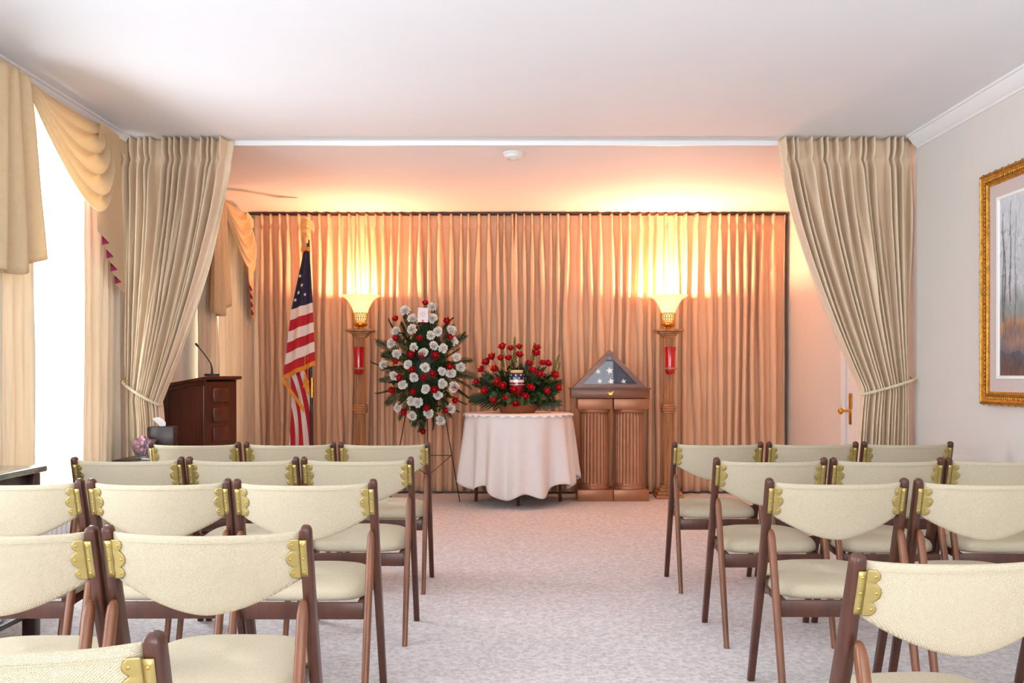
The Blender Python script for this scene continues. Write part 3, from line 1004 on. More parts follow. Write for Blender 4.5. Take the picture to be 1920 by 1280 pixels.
    st = [(0.0, wht)]
    for k_ in range(1, 10):
        st.append((k_ * 0.105 - 0.03, red if k_ % 2 else wht))
    put(b, 'lower_fold', uv_bands('flag_lower', st, 0), smooth=180)
    # fringe on the hem and on the turned-back edge
    def fr(p, q, name):
        b = B()
        n = 46
        for i in range(n):
            a = Vector(p).lerp(Vector(q), i / n); a2 = Vector(p).lerp(Vector(q), (i + 0.9) / n)
            dz = 0.030 + 0.006 * random.random()
            def ff(u, v, a=a, a2=a2, dz=dz):
                x = a.lerp(a2, u); return (x.x + 0.002 * random.uniform(-1, 1), x.y - 0.001, x.z - dz * v)
            b.grid(ff, 1, 1)
        b.mi = 0
        put(b, name, M['fringe'], smooth=0, solid=0.003)
    h0, h1 = cloth(0, 1), cloth(1, 1)
    b = B()
    for i in range(60):
        u0, u1 = i / 60, (i + 0.9) / 60
        a, a2 = cloth(u0, 0.995, 0.001), cloth(u1, 0.995, 0.001)
        dz = Vector((0.004, 0, -0.036 - 0.004 * random.random()))
        b.face([b.bm.verts.new(x) for x in (a, a2, a2 + dz, a + dz)])
    put(b, 'fringe', M['fringe'], smooth=0, solid=0.003)
    e0 = at(534, 708, YFL); e1 = at(574, 765, YFL)
    b = B()
    for i in range(60):
        a = e0.lerp(e1, i / 60); a2 = e0.lerp(e1, (i + 0.9) / 60)
        for q in (a, a2): q.y = YFL - 0.05
        dz = Vector((-0.008, 0, -0.038 - 0.004 * random.random()))
        b.face([b.bm.verts.new(x) for x in (a, a2, a2 + dz, a + dz)])
    put(b, 'fringe', M['fringe'], smooth=0, solid=0.003)
    # small fringe at the top of the sleeve
    b = B()
    for i in range(14):
        a = at(566 + i * 1.2, 464 - abs(i - 7) * 0.1, YFL); a.y -= 0.03; w = Vector((0.0045, 0, 0)); dz = Vector((-0.008 + i * 0.0008, 0, -0.035 - 0.02 * random.random()))
        b.face([b.bm.verts.new(x) for x in (a, a + w, a + w + dz, a + dz)])
    put(b, 'fringe', M['fringe'], smooth=0, solid=0.003)
    # tassels on a cord
    for px, py in ((573, 700), (578, 712)):
        b = B()
        a = at(px, 668, YFL - 0.03); z = at(px, py, YFL - 0.03)
        a.y = z.y = YFL - 0.05
        b.tube([a, z], 0.003, 6)
        b.lathe([(0.003, 0.0), (0.010, -0.01), (0.012, -0.022), (0.008, -0.03), (0.014, -0.06), (0.018, -0.12), (0.0005, -0.122)], z, 14)
        put(b, 'tassel', M['fringe'])
flag()

# ------------------------------------------------------------------ flowers
def petal(b, base, up, out, L, wd, cup, curl, nu=4, nv=4):
    """a cupped petal growing along `up`, leaning towards `out`"""
    side = up.cross(out).normalized()
    def fn(u, v):
        a = (u - 0.5) * 2
        w = wd * sin(PI * (0.12 + 0.80 * v)) ** 0.7
        o = out * (cup * sin(v * PI * 0.5) + curl * v ** 3 - 0.35 * wd * a * a) 
        return base + up * (L * v * (1 - 0.06 * a * a)) + side * (a * w) + o
    b.grid(fn, nu, nv)
def rose_mesh(seed):
    r = random.Random(seed)
    b = B()
    up = Vector((0, 0, 1))
    b.lathe([(0.003, 0.002), (0.011, 0.010), (0.014, 0.024), (0.010, 0.040), (0.004, 0.044)], seg=10)
    for ring, n, L, wd, cup, curl, h0 in ((0, 3, 0.040, 0.013, 0.006, 0.0, 0.004), (1, 5, 0.040, 0.017, 0.014, 0.004, 0.002), (2, 6, 0.036, 0.019, 0.021, 0.010, 0.0)):
        for k in range(n):
            a = 2 * PI * (k + 0.37 * ring) / n + r.uniform(-0.2, 0.2)
            out = Vector((cos(a), sin(a), 0))
            petal(b, out * 0.006 + up * h0, up, out, L * r.uniform(0.9, 1.1), wd, cup * r.uniform(0.9, 1.15), curl)
    return b
def carnation_mesh(seed):
    r = random.Random(seed)
    b = B()
    b.sphere((0, 0, 0.0), 0.020, 12, (1, 1, 0.9))
    for ring, n, tilt, L in ((0, 5, 0.22, 0.036), (1, 9, 0.55, 0.037), (2, 12, 0.9, 0.039), (3, 14, 1.25, 0.040), (4, 14, 1.6, 0.040)):
        for k in range(n):
            a = 2 * PI * (k + 0.5 * ring) / n + r.uniform(-0.15, 0.15)
            out = Vector((cos(a), sin(a), 0)); up = Vector((0, 0, 1))
            tl = tilt + r.uniform(-0.22, 0.22)
            d = (up * cos(tl) + out * sin(tl)).normalized()
            s_ = up.cross(out).normalized(); nn = d.cross(s_)
            ph = r.uniform(0, 6)
            Lr = L * r.uniform(0.66, 1.16)
            def fn(u, v):
                q = (u - 0.5) * 2
                w = 0.004 + 0.013 * v ** 0.8
                fr = 0.011 * v * v * sin(q * 5 + ph)
                jag = 0.0035 * v * (1 if int(round(u * 6)) % 2 else -1)
                return d * (Lr * v + jag * v) + s_ * (q * w) + nn * fr
            b.grid(fn, 6, 3)
    return b
def frond_mesh(seed, L=0.26, n=11, wid=0.10):
    r = random.Random(seed)
    b = B()
    droop = r.uniform(0.10, 0.25)
    def spine(t):
        return Vector((0, -droop * L * t * t, L * t))
    b.tube([spine(k / 8) for k in range(9)], [0.0022 - 0.0014 * k / 8 for k in range(9)], 5)
    for k in range(n):
        t = 0.18 + 0.80 * k / (n - 1)
        for s_ in (-1, 1):
            ll = wid * (sin(PI * (0.15 + 0.75 * t)) ** 0.7) * r.uniform(0.85, 1.1)
            ang = 0.9 - 0.55 * t
            d = Vector((s_ * sin(ang), -0.15, cos(ang))).normalized()
            w = Vector((0, 0, 1)).cross(d).cross(d).normalized()
            p0 = spine(t); bw = 0.006
            def fn(u, v, p0=p0, d=d, w=w, ll=ll):
                q = (u - 0.5) * 2
                return p0 + d * (ll * v) + w * (q * bw * sin(PI * min(1, 0.1 + 0.88 * v)) ** 0.8) + Vector((0, -0.012 * v * v, 0)) + Vector((0, 0.002 * abs(q), 0))
            b.grid(fn, 2, 4)
    return b
def sprig_mesh(seed, L=0.16):
    r = random.Random(seed)
    b = B()
    def spine(t): return Vector((0.01 * sin(3 * t), -0.02 * t * t, L * t))
    b.tube([spine(k / 6) for k in range(7)], [0.002 - 0.001 * k / 6 for k in range(7)], 5)
    for k in range(7):
        t = 0.25 + 0.12 * k
        a = k * 2.4
        out = Vector((cos(a), sin(a), 0))
        d = (out * 0.8 + Vector((0, 0, 0.6))).normalized()
        s_ = d.cross(Vector((0, 0, 1))).normalized()
        ll = 0.055 * r.uniform(0.8, 1.2)
        def fn(u, v, t=t, d=d, s_=s_, ll=ll):
            q = (u - 0.5) * 2
            return spine(min(1, t)) + d * ll * v + s_ * (q * 0.017 * sin(PI * min(1, 0.08 + 0.9 * v)) ** 0.8) + Vector((0, 0, 0.004 * abs(q) - 0.012 * v * v))
        b.grid(fn, 4, 5)
    return b
def spike_mesh(seed, L=0.24):
    r = random.Random(seed)
    b = B()
    b.tube([(0, 0, 0), (0, 0, L)], [0.0022, 0.001], 5)
    for k in range(40):
        t = 0.30 + 0.70 * k / 39
        a = k * 2.4
        rr = 0.014 * (1.1 - t) + 0.003
        b.sphere((rr * cos(a), rr * sin(a), L * t), 0.0055 * (1.2 - 0.6 * t), 6, (1, 1, 1.7))
    return b

PROTO = {}
def proto(kind, v):
    key = (kind, v)
    if key not in PROTO:
        mk = {'rose': rose_mesh, 'carnation': carnation_mesh, 'frond': frond_mesh, 'sprig': sprig_mesh, 'spike': spike_mesh}[kind]
        mt = {'rose': 'red_petal', 'carnation': 'white_petal', 'frond': 'leaf', 'sprig': 'leaf2', 'spike': 'spike'}[kind]
        o = mk(v).build(kind, M[mt], None, smooth=180, normals=False)
        PROTO[key] = o.data
        bpy.data.objects.remove(o)
    return PROTO[key]
def plant(name, kind, v, parent, loc, direction, scale=1.0, spin=None):
    o = bpy.data.objects.new(name, proto(kind, v)); C.objects.link(o)
    o.parent = parent
    o.location = loc
    q = Vector(direction).normalized().to_track_quat('Z', 'Y')
    if spin is None: spin = random.uniform(0, 2 * PI)
    o.rotation_euler = (q.to_matrix() @ Matrix.Rotation(spin, 3, 'Z')).to_euler()
    o.scale = (scale,) * 3
    return o

# standing spray on a wire easel
YS = 8.42
sx0 = at(797, 690, YS)
es = thing('wire_easel', 'thin black wire easel holding up the standing flower spray', 'easel', (sx0.x, YS, 0))
ER = Vector((sx0.x, YS, 0))
def eput(b, name):
    o = b.build(name, M['black_wire'], es); o.location = -ER
fr_, fl_ = Vector((-0.470, YS - 0.01, 0.0)), Vector((-1.085, YS - 0.01, 0.0))
apex = Vector((sx0.x, YS + 0.05, 1.62))
eput(B().tube([fr_, apex + Vector((0.02, 0, 0))], 0.0045, 8), 'leg')
eput(B().tube([fl_, apex - Vector((0.02, 0, 0))], 0.0045, 8), 'leg')
eput(B().tube([(sx0.x, YS + 0.36, 0.0), apex], 0.0045, 8), 'leg')
mid = lambda a, t: Vector(a).lerp(apex, t)
eput(B().tube([mid(fr_, 0.25), mid(fl_, 0.25)], 0.0035, 8), 'crossbar')
eput(B().tube([mid(fr_, 0.25), mid((sx0.x, YS + 0.36, 0.0), 0.12), mid(fl_, 0.25)], 0.0035, 8), 'crossbar')
sp = thing('flower_spray', 'tall oval standing spray of white carnations and red roses on wire easel', 'flower arrangement', sx0)
SO = Vector(sx0)
def c4(x, y):   # points read in a close view of the flowers
    return 680 + x * 0.32812, 540 + y * 0.32812
whites = [(240, 122), (400, 100), (283, 168), (398, 166), (185, 240), (278, 229), (432, 243), (388, 266), (511, 237), (158, 312), (522, 298), (287, 333), (406, 325), (463, 341), (191, 372), (346, 365), (541, 393), (112, 435), (256, 435), (355, 452), (565, 451), (175, 500), (291, 508), (454, 475), (506, 485), (223, 550), (456, 548), (360, 577), (431, 611), (276, 646), (311, 655), (193, 685), (506, 691), (375, 719), (279, 733), (446, 758), (525, 566)]
reds = [(358, 85), (189, 175), (480, 188), (345, 188), (191, 288), (326, 285), (500, 283), (277, 380), (336, 383), (414, 385), (190, 418), (497, 449), (283, 467), (398, 490), (350, 511), (213, 511), (171, 584), (288, 592), (409, 580), (528, 568), (527, 640), (366, 684), (237, 706), (475, 697), (344, 815)]
# foliage bed
B().sphere((0, 0.045, 0), 0.5, 24, (0.36, 0.07, 0.74)).build('foam_backing', M['leaf'], sp)
n = 0
for ring, cnt, r0, sc_ in ((0, 30, 0.72, 1.05), (1, 26, 0.45, 1.0), (2, 16, 0.2, 0.9)):
    for k in range(cnt):
        a = 2 * PI * (k + 0.5 * (ring % 2)) / cnt + random.uniform(-0.08, 0.08)
        ex, ez = 0.25, 0.40
        base = Vector((cos(a) * ex * r0, 0.03 - 0.05 * (1 - r0) - 0.02 * ring, sin(a) * ez * r0))
        dr = Vector((cos(a) * 1.0, -0.25 - 0.25 * ring + random.uniform(-0.25, 0.15), sin(a) * 1.15))
        o = plant('fern_frond', 'frond', k % 3, sp, base, dr, sc_ * random.uniform(0.75, 1.0))
for k in range(52):
    a = random.uniform(0, 2 * PI); q = math.sqrt(random.random()) * 0.9
    plant('leaf_sprig', 'sprig', k % 3, sp, (cos(a) * 0.25 * q, -0.03, sin(a) * 0.4 * q), (cos(a), -0.7, sin(a)), 0.75)
for i, (lst, nm, kind) in enumerate(((whites, 'carnation', 'carnation'), (reds, 'rose', 'rose'))):
    for j, (x, y) in enumerate(lst):
        px, py = c4(x, y)
        d0 = Vector(((px - 797) / 85.0, 0, (690 - py) / 120.0))
        depth = 0.18 * max(0, 1 - d0.length ** 2) + 0.07
        p = at(px, py, YS - depth)
        p.y = YS - depth
        dirn = Vector((d0.x * 0.6, -1.0, d0.z * 0.5 + 0.15))
        plant(nm, kind, j % 3, sp, p - SO - dirn.normalized() * 0.02, dirn, random.uniform(0.86, 1.06) * (1.0 if kind == 'carnation' else 0.95))
cd = thing('sympathy_card', 'small white card standing in the top of the flower spray', 'card', at(793, 599, YS - 0.17))
B().box((0, 0, 0.04), (0.088, 0.002, 0.125), Matrix.Rotation(math.radians(2), 3, 'Y')).build('card', M['paper'], cd, smooth=0)
b = B()
for k, w in enumerate((0.04, 0.055, 0.05, 0.03)):
    b.box((0.0, -0.002, 0.062 - k * 0.012), (w, 0.001, 0.002))
b.build('writing', M['ink'], cd, smooth=0)
B().tube([(0, 0.005, -0.02), (0, 0.012, -0.14)], 0.002, 6).build('pick', M['leaf2'], cd)

# round table with cloth
XT, YTB, ZT = 0.040, 8.41, 0.775
tb = thing('round_table', 'round table hidden under a white cloth, its dark legs showing below', 'table', (XT, YTB, 0))
B().lathe([(0.445, ZT - 0.022), (0.455, ZT - 0.016), (0.455, ZT - 0.004), (0.445, ZT - 0.002), (0.0005, ZT - 0.002)], seg=48).build('tabletop', M['walnut'], tb)
for a in (-90, 5, 90, 175):
    r = 0.36
    x, y = r * cos(math.radians(a)) * 1.03, r * sin(math.radians(a)) * 0.75
    B().bar((x, y, 0), (x * 0.96, y * 0.96, ZT - 0.02), 0.028, 0.028, 0.003).build('leg', M['walnut'], tb, smooth=30)
def cloth_fn(u, v):
    a = 2 * PI * u
    R = 0.462
    if v < 0.25:
        r = R * (0.02 + 0.98 * v / 0.25); z = ZT + 0.001
        return (r * cos(a), r * sin(a), z)
    t = (v - 0.25) / 0.75
    corner = 0.5 + 0.5 * cos(4 * (a + PI / 2) )         # corners of a square cloth: front, back, sides
    front = max(0.0, -sin(a))
    hem = 0.205 - 0.120 * front ** 1.2 * (0.55 + 0.45 * corner) + 0.035 * cos(9 * a + 0.8)
    fold = (sin(15 * a + 0.9 * sin(3 * a)) * 0.65 + 0.45 * sin(9 * a + 1.3)) * 0.056 * t ** 0.75
    r = R + 0.006 * min(1, t * 8) + (0.035 * t + fold) * (1 - 0.75 * max(0.0, sin(a)))
    z = ZT - (ZT - hem) * t
    return (r * cos(a), r * sin(a), z)
tag(B().grid(cloth_fn, 220, 40, closed_u=True).build('tablecloth', M['white_cloth'], None, (XT, YTB, 0), smooth=180, solid=0.002),
    'long white cloth draped over the round table', 'tablecloth')
def lace_fn(u, v):
    a = 2 * PI * u
    if v < 0.6:
        r = 0.466 * (0.02 + 0.98 * v / 0.6); return (r * cos(a), r * sin(a), ZT + 0.005)
    t = (v - 0.6) / 0.4
    r = 0.466 + 0.014 * t ** 0.5 + 0.006 * t * sin(40 * a)
    return (r * cos(a), r * sin(a), ZT + 0.005 - 0.024 * t * (0.8 + 0.35 * cos(34 * a)))
tag(B().grid(lace_fn, 280, 14, closed_u=True).build('table_topper', M['lace'], None, (XT, YTB, 0), smooth=180, solid=0.0015),
    'white ruffled topper over the table edge under the rose basket', 'tablecloth')

# basket of red roses with the urn in the middle
zb = ZT + 0.008
bp_ = Vector((0.035, 8.40, zb))
bk = thing('rose_basket', 'low brown basket of red roses and greenery on the white table', 'flower arrangement', bp_)
B().lathe([(0.0005, 0.0), (0.145, 0.0), (0.155, 0.01), (0.168, 0.07), (0.172, 0.075), (0.165, 0.078), (0.155, 0.07), (0.0005, 0.065)], seg=40).build('container', M['terracotta'], bk)
roses = [(798, 335), (845, 342), (895, 334), (995, 338), (989, 371), (738, 393), (789, 399), (835, 398), (897, 381), (707, 423), (952, 428), (1028, 426), (1060, 430), (677, 464), (755, 461), (971, 468), (1011, 491), (1099, 497), (650, 535), (770, 537), (803, 560), (866, 580), (960, 568), (1050, 588), (1118, 567), (697, 586), (753, 639), (822, 626), (928, 619), (874, 656)]
bc = Vector((bp_.x, bp_.y, zb + 0.10))
for k in range(54):
    a = random.uniform(0, 2 * PI); el = random.uniform(0.06, 1.15)
    if sin(a) < -0.2 and abs(cos(a)) < 0.55 and el > 0.15: el = random.uniform(0.05, 0.15)
    d = Vector((cos(a) * cos(el) * 1.15, sin(a) * cos(el) * 0.6, sin(el)))
    plant('leaf_sprig', 'sprig', k % 3, bk, Vector((0, 0.02, 0.09)) + Vector((d.x * 0.12, d.y * 0.10, d.z * 0.10)), d, random.uniform(1.0, 1.35))
for k in range(30):
    a = PI * (0.02 + 0.96 * k / 29)
    d = Vector((cos(a) * 1.25, random.uniform(-0.1, 0.35), sin(a) * 1.0 + 0.02))
    plant('fern_frond', 'frond', k % 3, bk, Vector((d.x * 0.05, 0.04, 0.08 + 0.03 * d.z)), d, random.uniform(0.95, 1.3))
for k in range(14):
    a = -PI * (0.06 + 0.88 * k / 13)
    d = Vector((cos(a) * 1.1, sin(a) * 0.8, 0.18))
    plant('leaf_sprig', 'sprig', k % 3, bk, (cos(a) * 0.13, sin(a) * 0.12, 0.085), d, random.uniform(0.7, 0.95))
for px, py, tx, ty in ((965, 700, 965, 632), (995, 700, 1002, 642), (1030, 720, 1048, 665), (1035, 730, 1050, 680), (945, 700, 940, 655)):
    p = at(px, py, 8.42); q = at(tx, ty, 8.42)
    plant('greenery_spike', 'spike', 0, bk, p - bp_, q - p, (q - p).length / 0.24)
for j, (x, y) in enumerate(roses):
    px, py = c4(x, y)
    e = Vector(((px - 970) / 80.0, 0, (748 - py) / 105.0))
    dep = 0.22 * math.sqrt(max(0.02, 1 - min(0.98, e.length ** 2)))
    if 935 < px < 985 and 690 < py < 722: dep = -0.02
    Y = 8.40 - dep * (1.0 if py > 690 else 0.45)
    p = at(px, py, Y)
    d = Vector((e.x * 0.8, -0.75, e.z * 0.7 + 0.25))
    dn = d.normalized()
    o = plant('rose', 'rose', j % 3, bk, p - bp_ - dn * 0.025, d, random.uniform(0.95, 1.2))
    # stem from the container to the bloom
    s0 = Vector((e.x * 0.06, 0.0, 0.08)); s1 = p - bp_ - dn * 0.03
    B().tube([s0, s0.lerp(s1, 0.5) + Vector((0, 0.01, 0.01)), s1], 0.0022, 5).build('stem', M['leaf2'], o).matrix_parent_inverse = (Matrix.Translation(o.location) @ o.rotation_euler.to_matrix().to_4x4() @ Matrix.Diagonal((*o.scale, 1))).inverted()
up_ = at(969, 737, 8.34)
ur = thing('keepsake_urn', 'small urn in stars and stripes among the red roses', 'urn', up_)
B().lathe([(0.0005, -0.02), (0.042, -0.02), (0.052, 0.0), (0.063, 0.03), (0.066, 0.07), (0.066, 0.095)], seg=36, cap=False).build('body', M['urn_red'], ur)
b = B().lathe([(0.0662, 0.095), (0.066, 0.118)], seg=36, cap=False)
b.mi = 0
for k in range(3):
    b.lathe([(0.0668, 0.062 + k * 0.011), (0.0668, 0.067 + k * 0.011)], seg=36, cap=False) if k in (1,) else None
b.build('white_band', M['urn_white'], ur)
b = B().lathe([(0.066, 0.118), (0.0655, 0.150), (0.060, 0.170), (0.052, 0.180)], seg=36, cap=False)
b.mi = 1
for row, (z, n_, o_) in enumerate(((0.132, 9, 0.2), (0.157, 9, 0.55))):
    for k in range(n_):
        a = 2 * PI * (k + o_) / n_
        er = Vector((cos(a), sin(a), 0)); et = Vector((-sin(a), cos(a), 0))
        rr_ = 0.0672 if row == 0 else 0.0655
        vv = [b.bm.verts.new(er * rr_ + et * p[0] + Vector((0, 0, z + p[1]))) for p in star_pts(0.0105)]
        ce = b.bm.verts.new(er * (rr_ + 0.001) + Vector((0, 0, z)))
        for q in range(10):
            b.face([vv[q], vv[(q + 1) % 10], ce])
b.build('star_band', [M['urn_blue'], M['star']], ur)
B().lathe([(0.054, 0.178), (0.056, 0.182), (0.056, 0.196), (0.050, 0.201), (0.0005, 0.203)], seg=36, cap=False).build('lid', M['cream_lid'], ur)

# fluted pedestals and flag case
def make_pedestal():
    t = thing('fluted_pedestal', None, 'pedestal')
    b = B().box((0, 0, 0.05), (0.312, 0.30, 0.10), bevel=0.004); b.build('plinth', M['bronze'], t, smooth=30)
    def flute(a, z): return -0.0075 * abs(cos(14 * a)) ** 0.8 if 0.15 < z < 0.775 else 0.0
    B().lathe([(0.142, 0.10), (0.145, 0.112), (0.140, 0.126), (0.133, 0.134), (0.132, 0.150), (0.132, 0.152), (0.130, 0.17), (0.127, 0.75), (0.127, 0.774), (0.128, 0.776)], seg=168, flute=flute).build('shaft', M['bronze'], t, smooth=60)
    B().lathe([(0.129, 0.776), (0.139, 0.780), (0.142, 0.79), (0.142, 0.806), (0.138, 0.810)], seg=48).build('collar', M['bronze'], t)
    B().box((0, 0, 0.855), (0.308, 0.295, 0.094), bevel=0.005).build('capital', M['bronze'], t, smooth=30)
    return t
pd0 = make_pedestal()
for i, (x, w) in enumerate(((0.719, 'nearer the white table'), (1.036, 'nearer the torch lamp'))):
    p = pd0 if i == 0 else copy_tree(pd0)
    p.location = (x, 8.59, 0)
    tag(p, 'bronze fluted column pedestal under the flag case, the one ' + w, 'pedestal', 'fluted column pedestals')
fc = thing('flag_case', 'triangular glass-fronted wooden case with a folded flag, on the bronze pedestals', 'flag case', (0.850, 8.545, 0.903))
B().box((0, 0, 0.045), (0.690, 0.24, 0.080), bevel=0.004).build('base_box', M['casewood'], fc, smooth=30)
B().box((0, 0, 0.0885), (0.715, 0.26, 0.012), bevel=0.004).build('base_lid', M['casewood'], fc, smooth=30)
tri = [(-0.325, 0.096), (0.325, 0.096), (0.0, 0.430)]
tin = [(-0.238, 0.128), (0.238, 0.128), (0.0, 0.372)]
b = B()
YF0, YF1 = -0.085, 0.05
for k in range(3):
    a, c = tri[k], tri[(k + 1) % 3]; ai, ci = tin[k], tin[(k + 1) % 3]
    poly = [a, c, ci, ai]
    b.prism(poly, lambda p: (p[0], YF0, p[1]), lambda p: (p[0], YF1, p[1]))
b.build('frame', M['casewood'], fc, smooth=0)
b = B(); b.prism(tri, lambda p: (p[0] * 0.98, YF1, p[1] * 0.98 + 0.004), lambda p: (p[0] * 0.98, YF1 + 0.006, p[1] * 0.98 + 0.004)); b.build('back_panel', M['casewood'], fc, smooth=0)
b = B(); b.prism(tin, lambda p: (p[0] * 1.03, YF0 + 0.012, 0.13 + (p[1] - 0.13) * 1.03), lambda p: (p[0] * 1.03, YF0 + 0.015, 0.13 + (p[1] - 0.13) * 1.03)); b.build('glass', M['case_glass'], fc, smooth=0)
b = B()   # eagle badge
eg = [(-0.030, 0.010), (-0.012, 0.006), (-0.006, 0.0), (0.0, 0.006), (0.008, 0.004), (0.016, 0.014), (0.032, 0.018), (0.020, 0.004), (0.012, -0.004), (0.018, -0.016), (0.004, -0.012), (-0.006, -0.020), (-0.008, -0.010), (-0.020, -0.008), (-0.010, -0.002)]
b.prism(eg, lambda p: (p[0], -0.1235, 0.047 + p[1]), lambda p: (p[0], -0.1195, 0.047 + p[1]))
b.build('eagle_badge', M['gold'], fc, smooth=0)
ff = thing('folded_flag', 'folded blue flag with white stars inside the triangular glass case', 'flag', (0.850, 8.545, 0.903))
b = B()
t3 = [(-0.225, 0.134), (0.225, 0.134), (0.0, 0.362)]
b.prism(t3, lambda p: (p[0], -0.045, p[1]), lambda p: (p[0], 0.035, p[1]))
b.prism([(-0.225, 0.134), (0.04, 0.134), (0.10, 0.255), (0.0, 0.362)], lambda p: (p[0] * 0.98, -0.055, p[1]), lambda p: (p[0] * 0.98, -0.046, p[1]))
b.prism([(0.04, 0.134), (0.225, 0.134), (0.09, 0.262)], lambda p: (p[0] * 0.98, -0.060, p[1]), lambda p: (p[0] * 0.98, -0.052, p[1]))
b.mi = 1
for x, z, r, y in ((0.0, 0.245, 0.034, -0.0565), (-0.103, 0.238, 0.026, -0.0565), (0.012, 0.150, 0.032, -0.0615), (0.122, 0.150, 0.028, -0.0615), (-0.088, 0.152, 0.026, -0.0565)):
    pts = star_pts(r, rot=PI / 2 + 0.2)
    b.prism([(x + p[0], z + p[1]) for p in pts], lambda p: (p[0], y - 0.001, max(0.134, p[1])), lambda p: (p[0], y, max(0.134, p[1])))
b.build('cloth', [M['navy'], M['star']], ff, smooth=0)

# ------------------------------------------------------------------ lectern, microphone, side tables
lc = thing('lectern', 'dark mahogany lectern with sloping top, half behind the tied curtain', 'lectern', (-2.155, 6.70, 0), math.radians(-9))
DX, WY = 0.32, 0.50
def slope(x): return 1.095 + 0.17 * x            # x from -DX to 0
side = [(-DX, 0.08), (0, 0.08), (0, slope(0) - 0.02), (-DX, slope(-DX) - 0.02)]
for y0, y1 in ((0.0, 0.022), (WY - 0.022, WY)):
    B().prism(side, lambda p: (p[0], y0, p[1]), lambda p: (p[0], y1, p[1])).build('side_panel', M['mahogany'], lc, smooth=0)
b = B()
for z in (0.12, 1.0):
    b.bar((-DX + 0.02, -0.004, z), (-0.05, -0.004, z + (0.045 if z > 0.5 else 0)), 0.05, 0.012)
b.box((-DX + 0.03, -0.004, 0.55), (0.045, 0.012, 0.9)); b.box((-0.03, -0.006, 0.56), (0.06, 0.016, 0.95), bevel=0.004)
b.build('moulding', M['mahogany'], lc, smooth=0)
B().box((-0.011, WY / 2, 0.57), (0.022, WY - 0.046, 0.98)).build('front_panel', M['mahogany'], lc, smooth=0)
for z in (0.265, 0.405, 0.545, 0.685, 0.825, 0.965):
    B().box((0.006, 0.225, z), (0.024, 0.23, 0.105), bevel=0.009).build('raised_panel', M['mahogany'], lc, smooth=30)
B().prism([(-DX - 0.02, slope(-DX - 0.02)), (0.03, slope(0.03)), (0.03, slope(0.03) - 0.022), (-DX - 0.02, slope(-DX - 0.02) - 0.022)], lambda p: (p[0], -0.025, p[1]), lambda p: (p[0], WY + 0.025, p[1])).build('sloping_top', M['mahogany'], lc, smooth=0)
B().box((-DX / 2, WY / 2, 0.04), (DX + 0.05, WY + 0.05, 0.08), bevel=0.006).build('base', M['mahogany'], lc, smooth=30)
mb = Vector((-2.13, 6.78, 1.103))
mc = thing('gooseneck_microphone', 'thin black gooseneck microphone rising from the lectern top', 'microphone', mb)
B().box((0, 0, 0.006), (0.09, 0.07, 0.016), bevel=0.004).build('base', M['black'], mc, smooth=30)
q = [(0.0, 0, 0.012), (0.0, 0, 0.05), (-0.008, 0.0, 0.085), (-0.03, 0.0, 0.12), (-0.062, -0.005, 0.165), (-0.094, -0.01, 0.205)]
B().tube(q, [0.009, 0.007, 0.0045, 0.004, 0.004, 0.004], 10).build('neck', M['black'], mc)
B().tube([q[-1], (-0.112, -0.012, 0.228)], [0.007, 0.008], 10).build('capsule', M['black'], mc)

# small dark end table with bowl and tissue box, in front of the tied curtain
et = thing('end_table', 'dark wood end table under the crystal bowl, before the tied-back curtain', 'table', (-2.13, 5.90, 0))
B().box((0, 0, 0.592), (0.50, 0.44, 0.022), bevel=0.008).build('tabletop', M['darkwood'], et, smooth=40)
B().box((0, 0, 0.535), (0.45, 0.39, 0.09), bevel=0.004).build('apron', M['darkwood'], et, smooth=30)
B().box((0, -0.198, 0.535), (0.36, 0.012, 0.07), bevel=0.004).build('drawer', M['darkwood'], et, smooth=30)
for sx in (-1, 1):
    for sy in (-1, 1):
        B().tube([(sx * 0.205, sy * 0.175, 0.49), (sx * 0.205, sy * 0.175, 0.30), (sx * 0.215, sy * 0.185, 0.0)], [0.022, 0.020, 0.013], 12).build('leg', M['darkwood'], et)
b = B()
for sx in (-0.215, -0.15, -0.085):
    b.lathe([(0.010, 0.602), (0.014, 0.612), (0.008, 0.622), (0.012, 0.630)], (sx, 0.19, 0), 10)
b.box((-0.12, 0.19, 0.634), (0.24, 0.024, 0.012), bevel=0.003)
b.build('gallery_rail', M['darkwood'], et)
bw = Vector((-2.235, 5.78, 0.6045))
bo = thing('crystal_bowl', 'flared pressed-glass bowl of pink sweets on the dark end table', 'bowl', bw)
def scal(a, z): return 0.003 * cos(16 * a) * (0.3 + z * 6)
B().lathe([(0.028, 0.0), (0.032, 0.003), (0.030, 0.010), (0.048, 0.040), (0.066, 0.080), (0.078, 0.112), (0.075, 0.113), (0.062, 0.080), (0.044, 0.042), (0.026, 0.014), (0.0005, 0.012)], seg=64, flute=scal).build('glass', M['glass'], bo, smooth=60)
rc = random.Random(5)
cm = {}
for k, key in enumerate(('candy_a', 'candy_b', 'candy_c')):
    o = B().sphere((0, 0, 0), 0.0125, 8, (1.15, 0.9, 0.8)).build('candy', M[key], None); cm[k] = o.data; bpy.data.objects.remove(o)
cn = 0
for z, rad, cnt in ((0.036, 0.018, 4), (0.056, 0.030, 7), (0.076, 0.043, 9), (0.096, 0.048, 10), (0.112, 0.034, 7), (0.126, 0.016, 3)):
    for k in range(cnt):
        a = 2 * PI * k / cnt + z * 40
        rr_ = rad * (0.95 if k % 3 else 0.45) if cnt > 5 else rad * 0.8
        o = bpy.data.objects.new('candy', cm[cn % 3]); C.objects.link(o); cn += 1
        o.location = bw + Vector((rr_ * cos(a), rr_ * sin(a), z + rc.uniform(-0.003, 0.003)))
        o.rotation_euler = (rc.uniform(0, 3), rc.uniform(0, 3), rc.uniform(0, 3))
        tag(o, 'shiny pink sweet heaped in the crystal bowl', 'sweet', 'pink sweets in the crystal bowl')
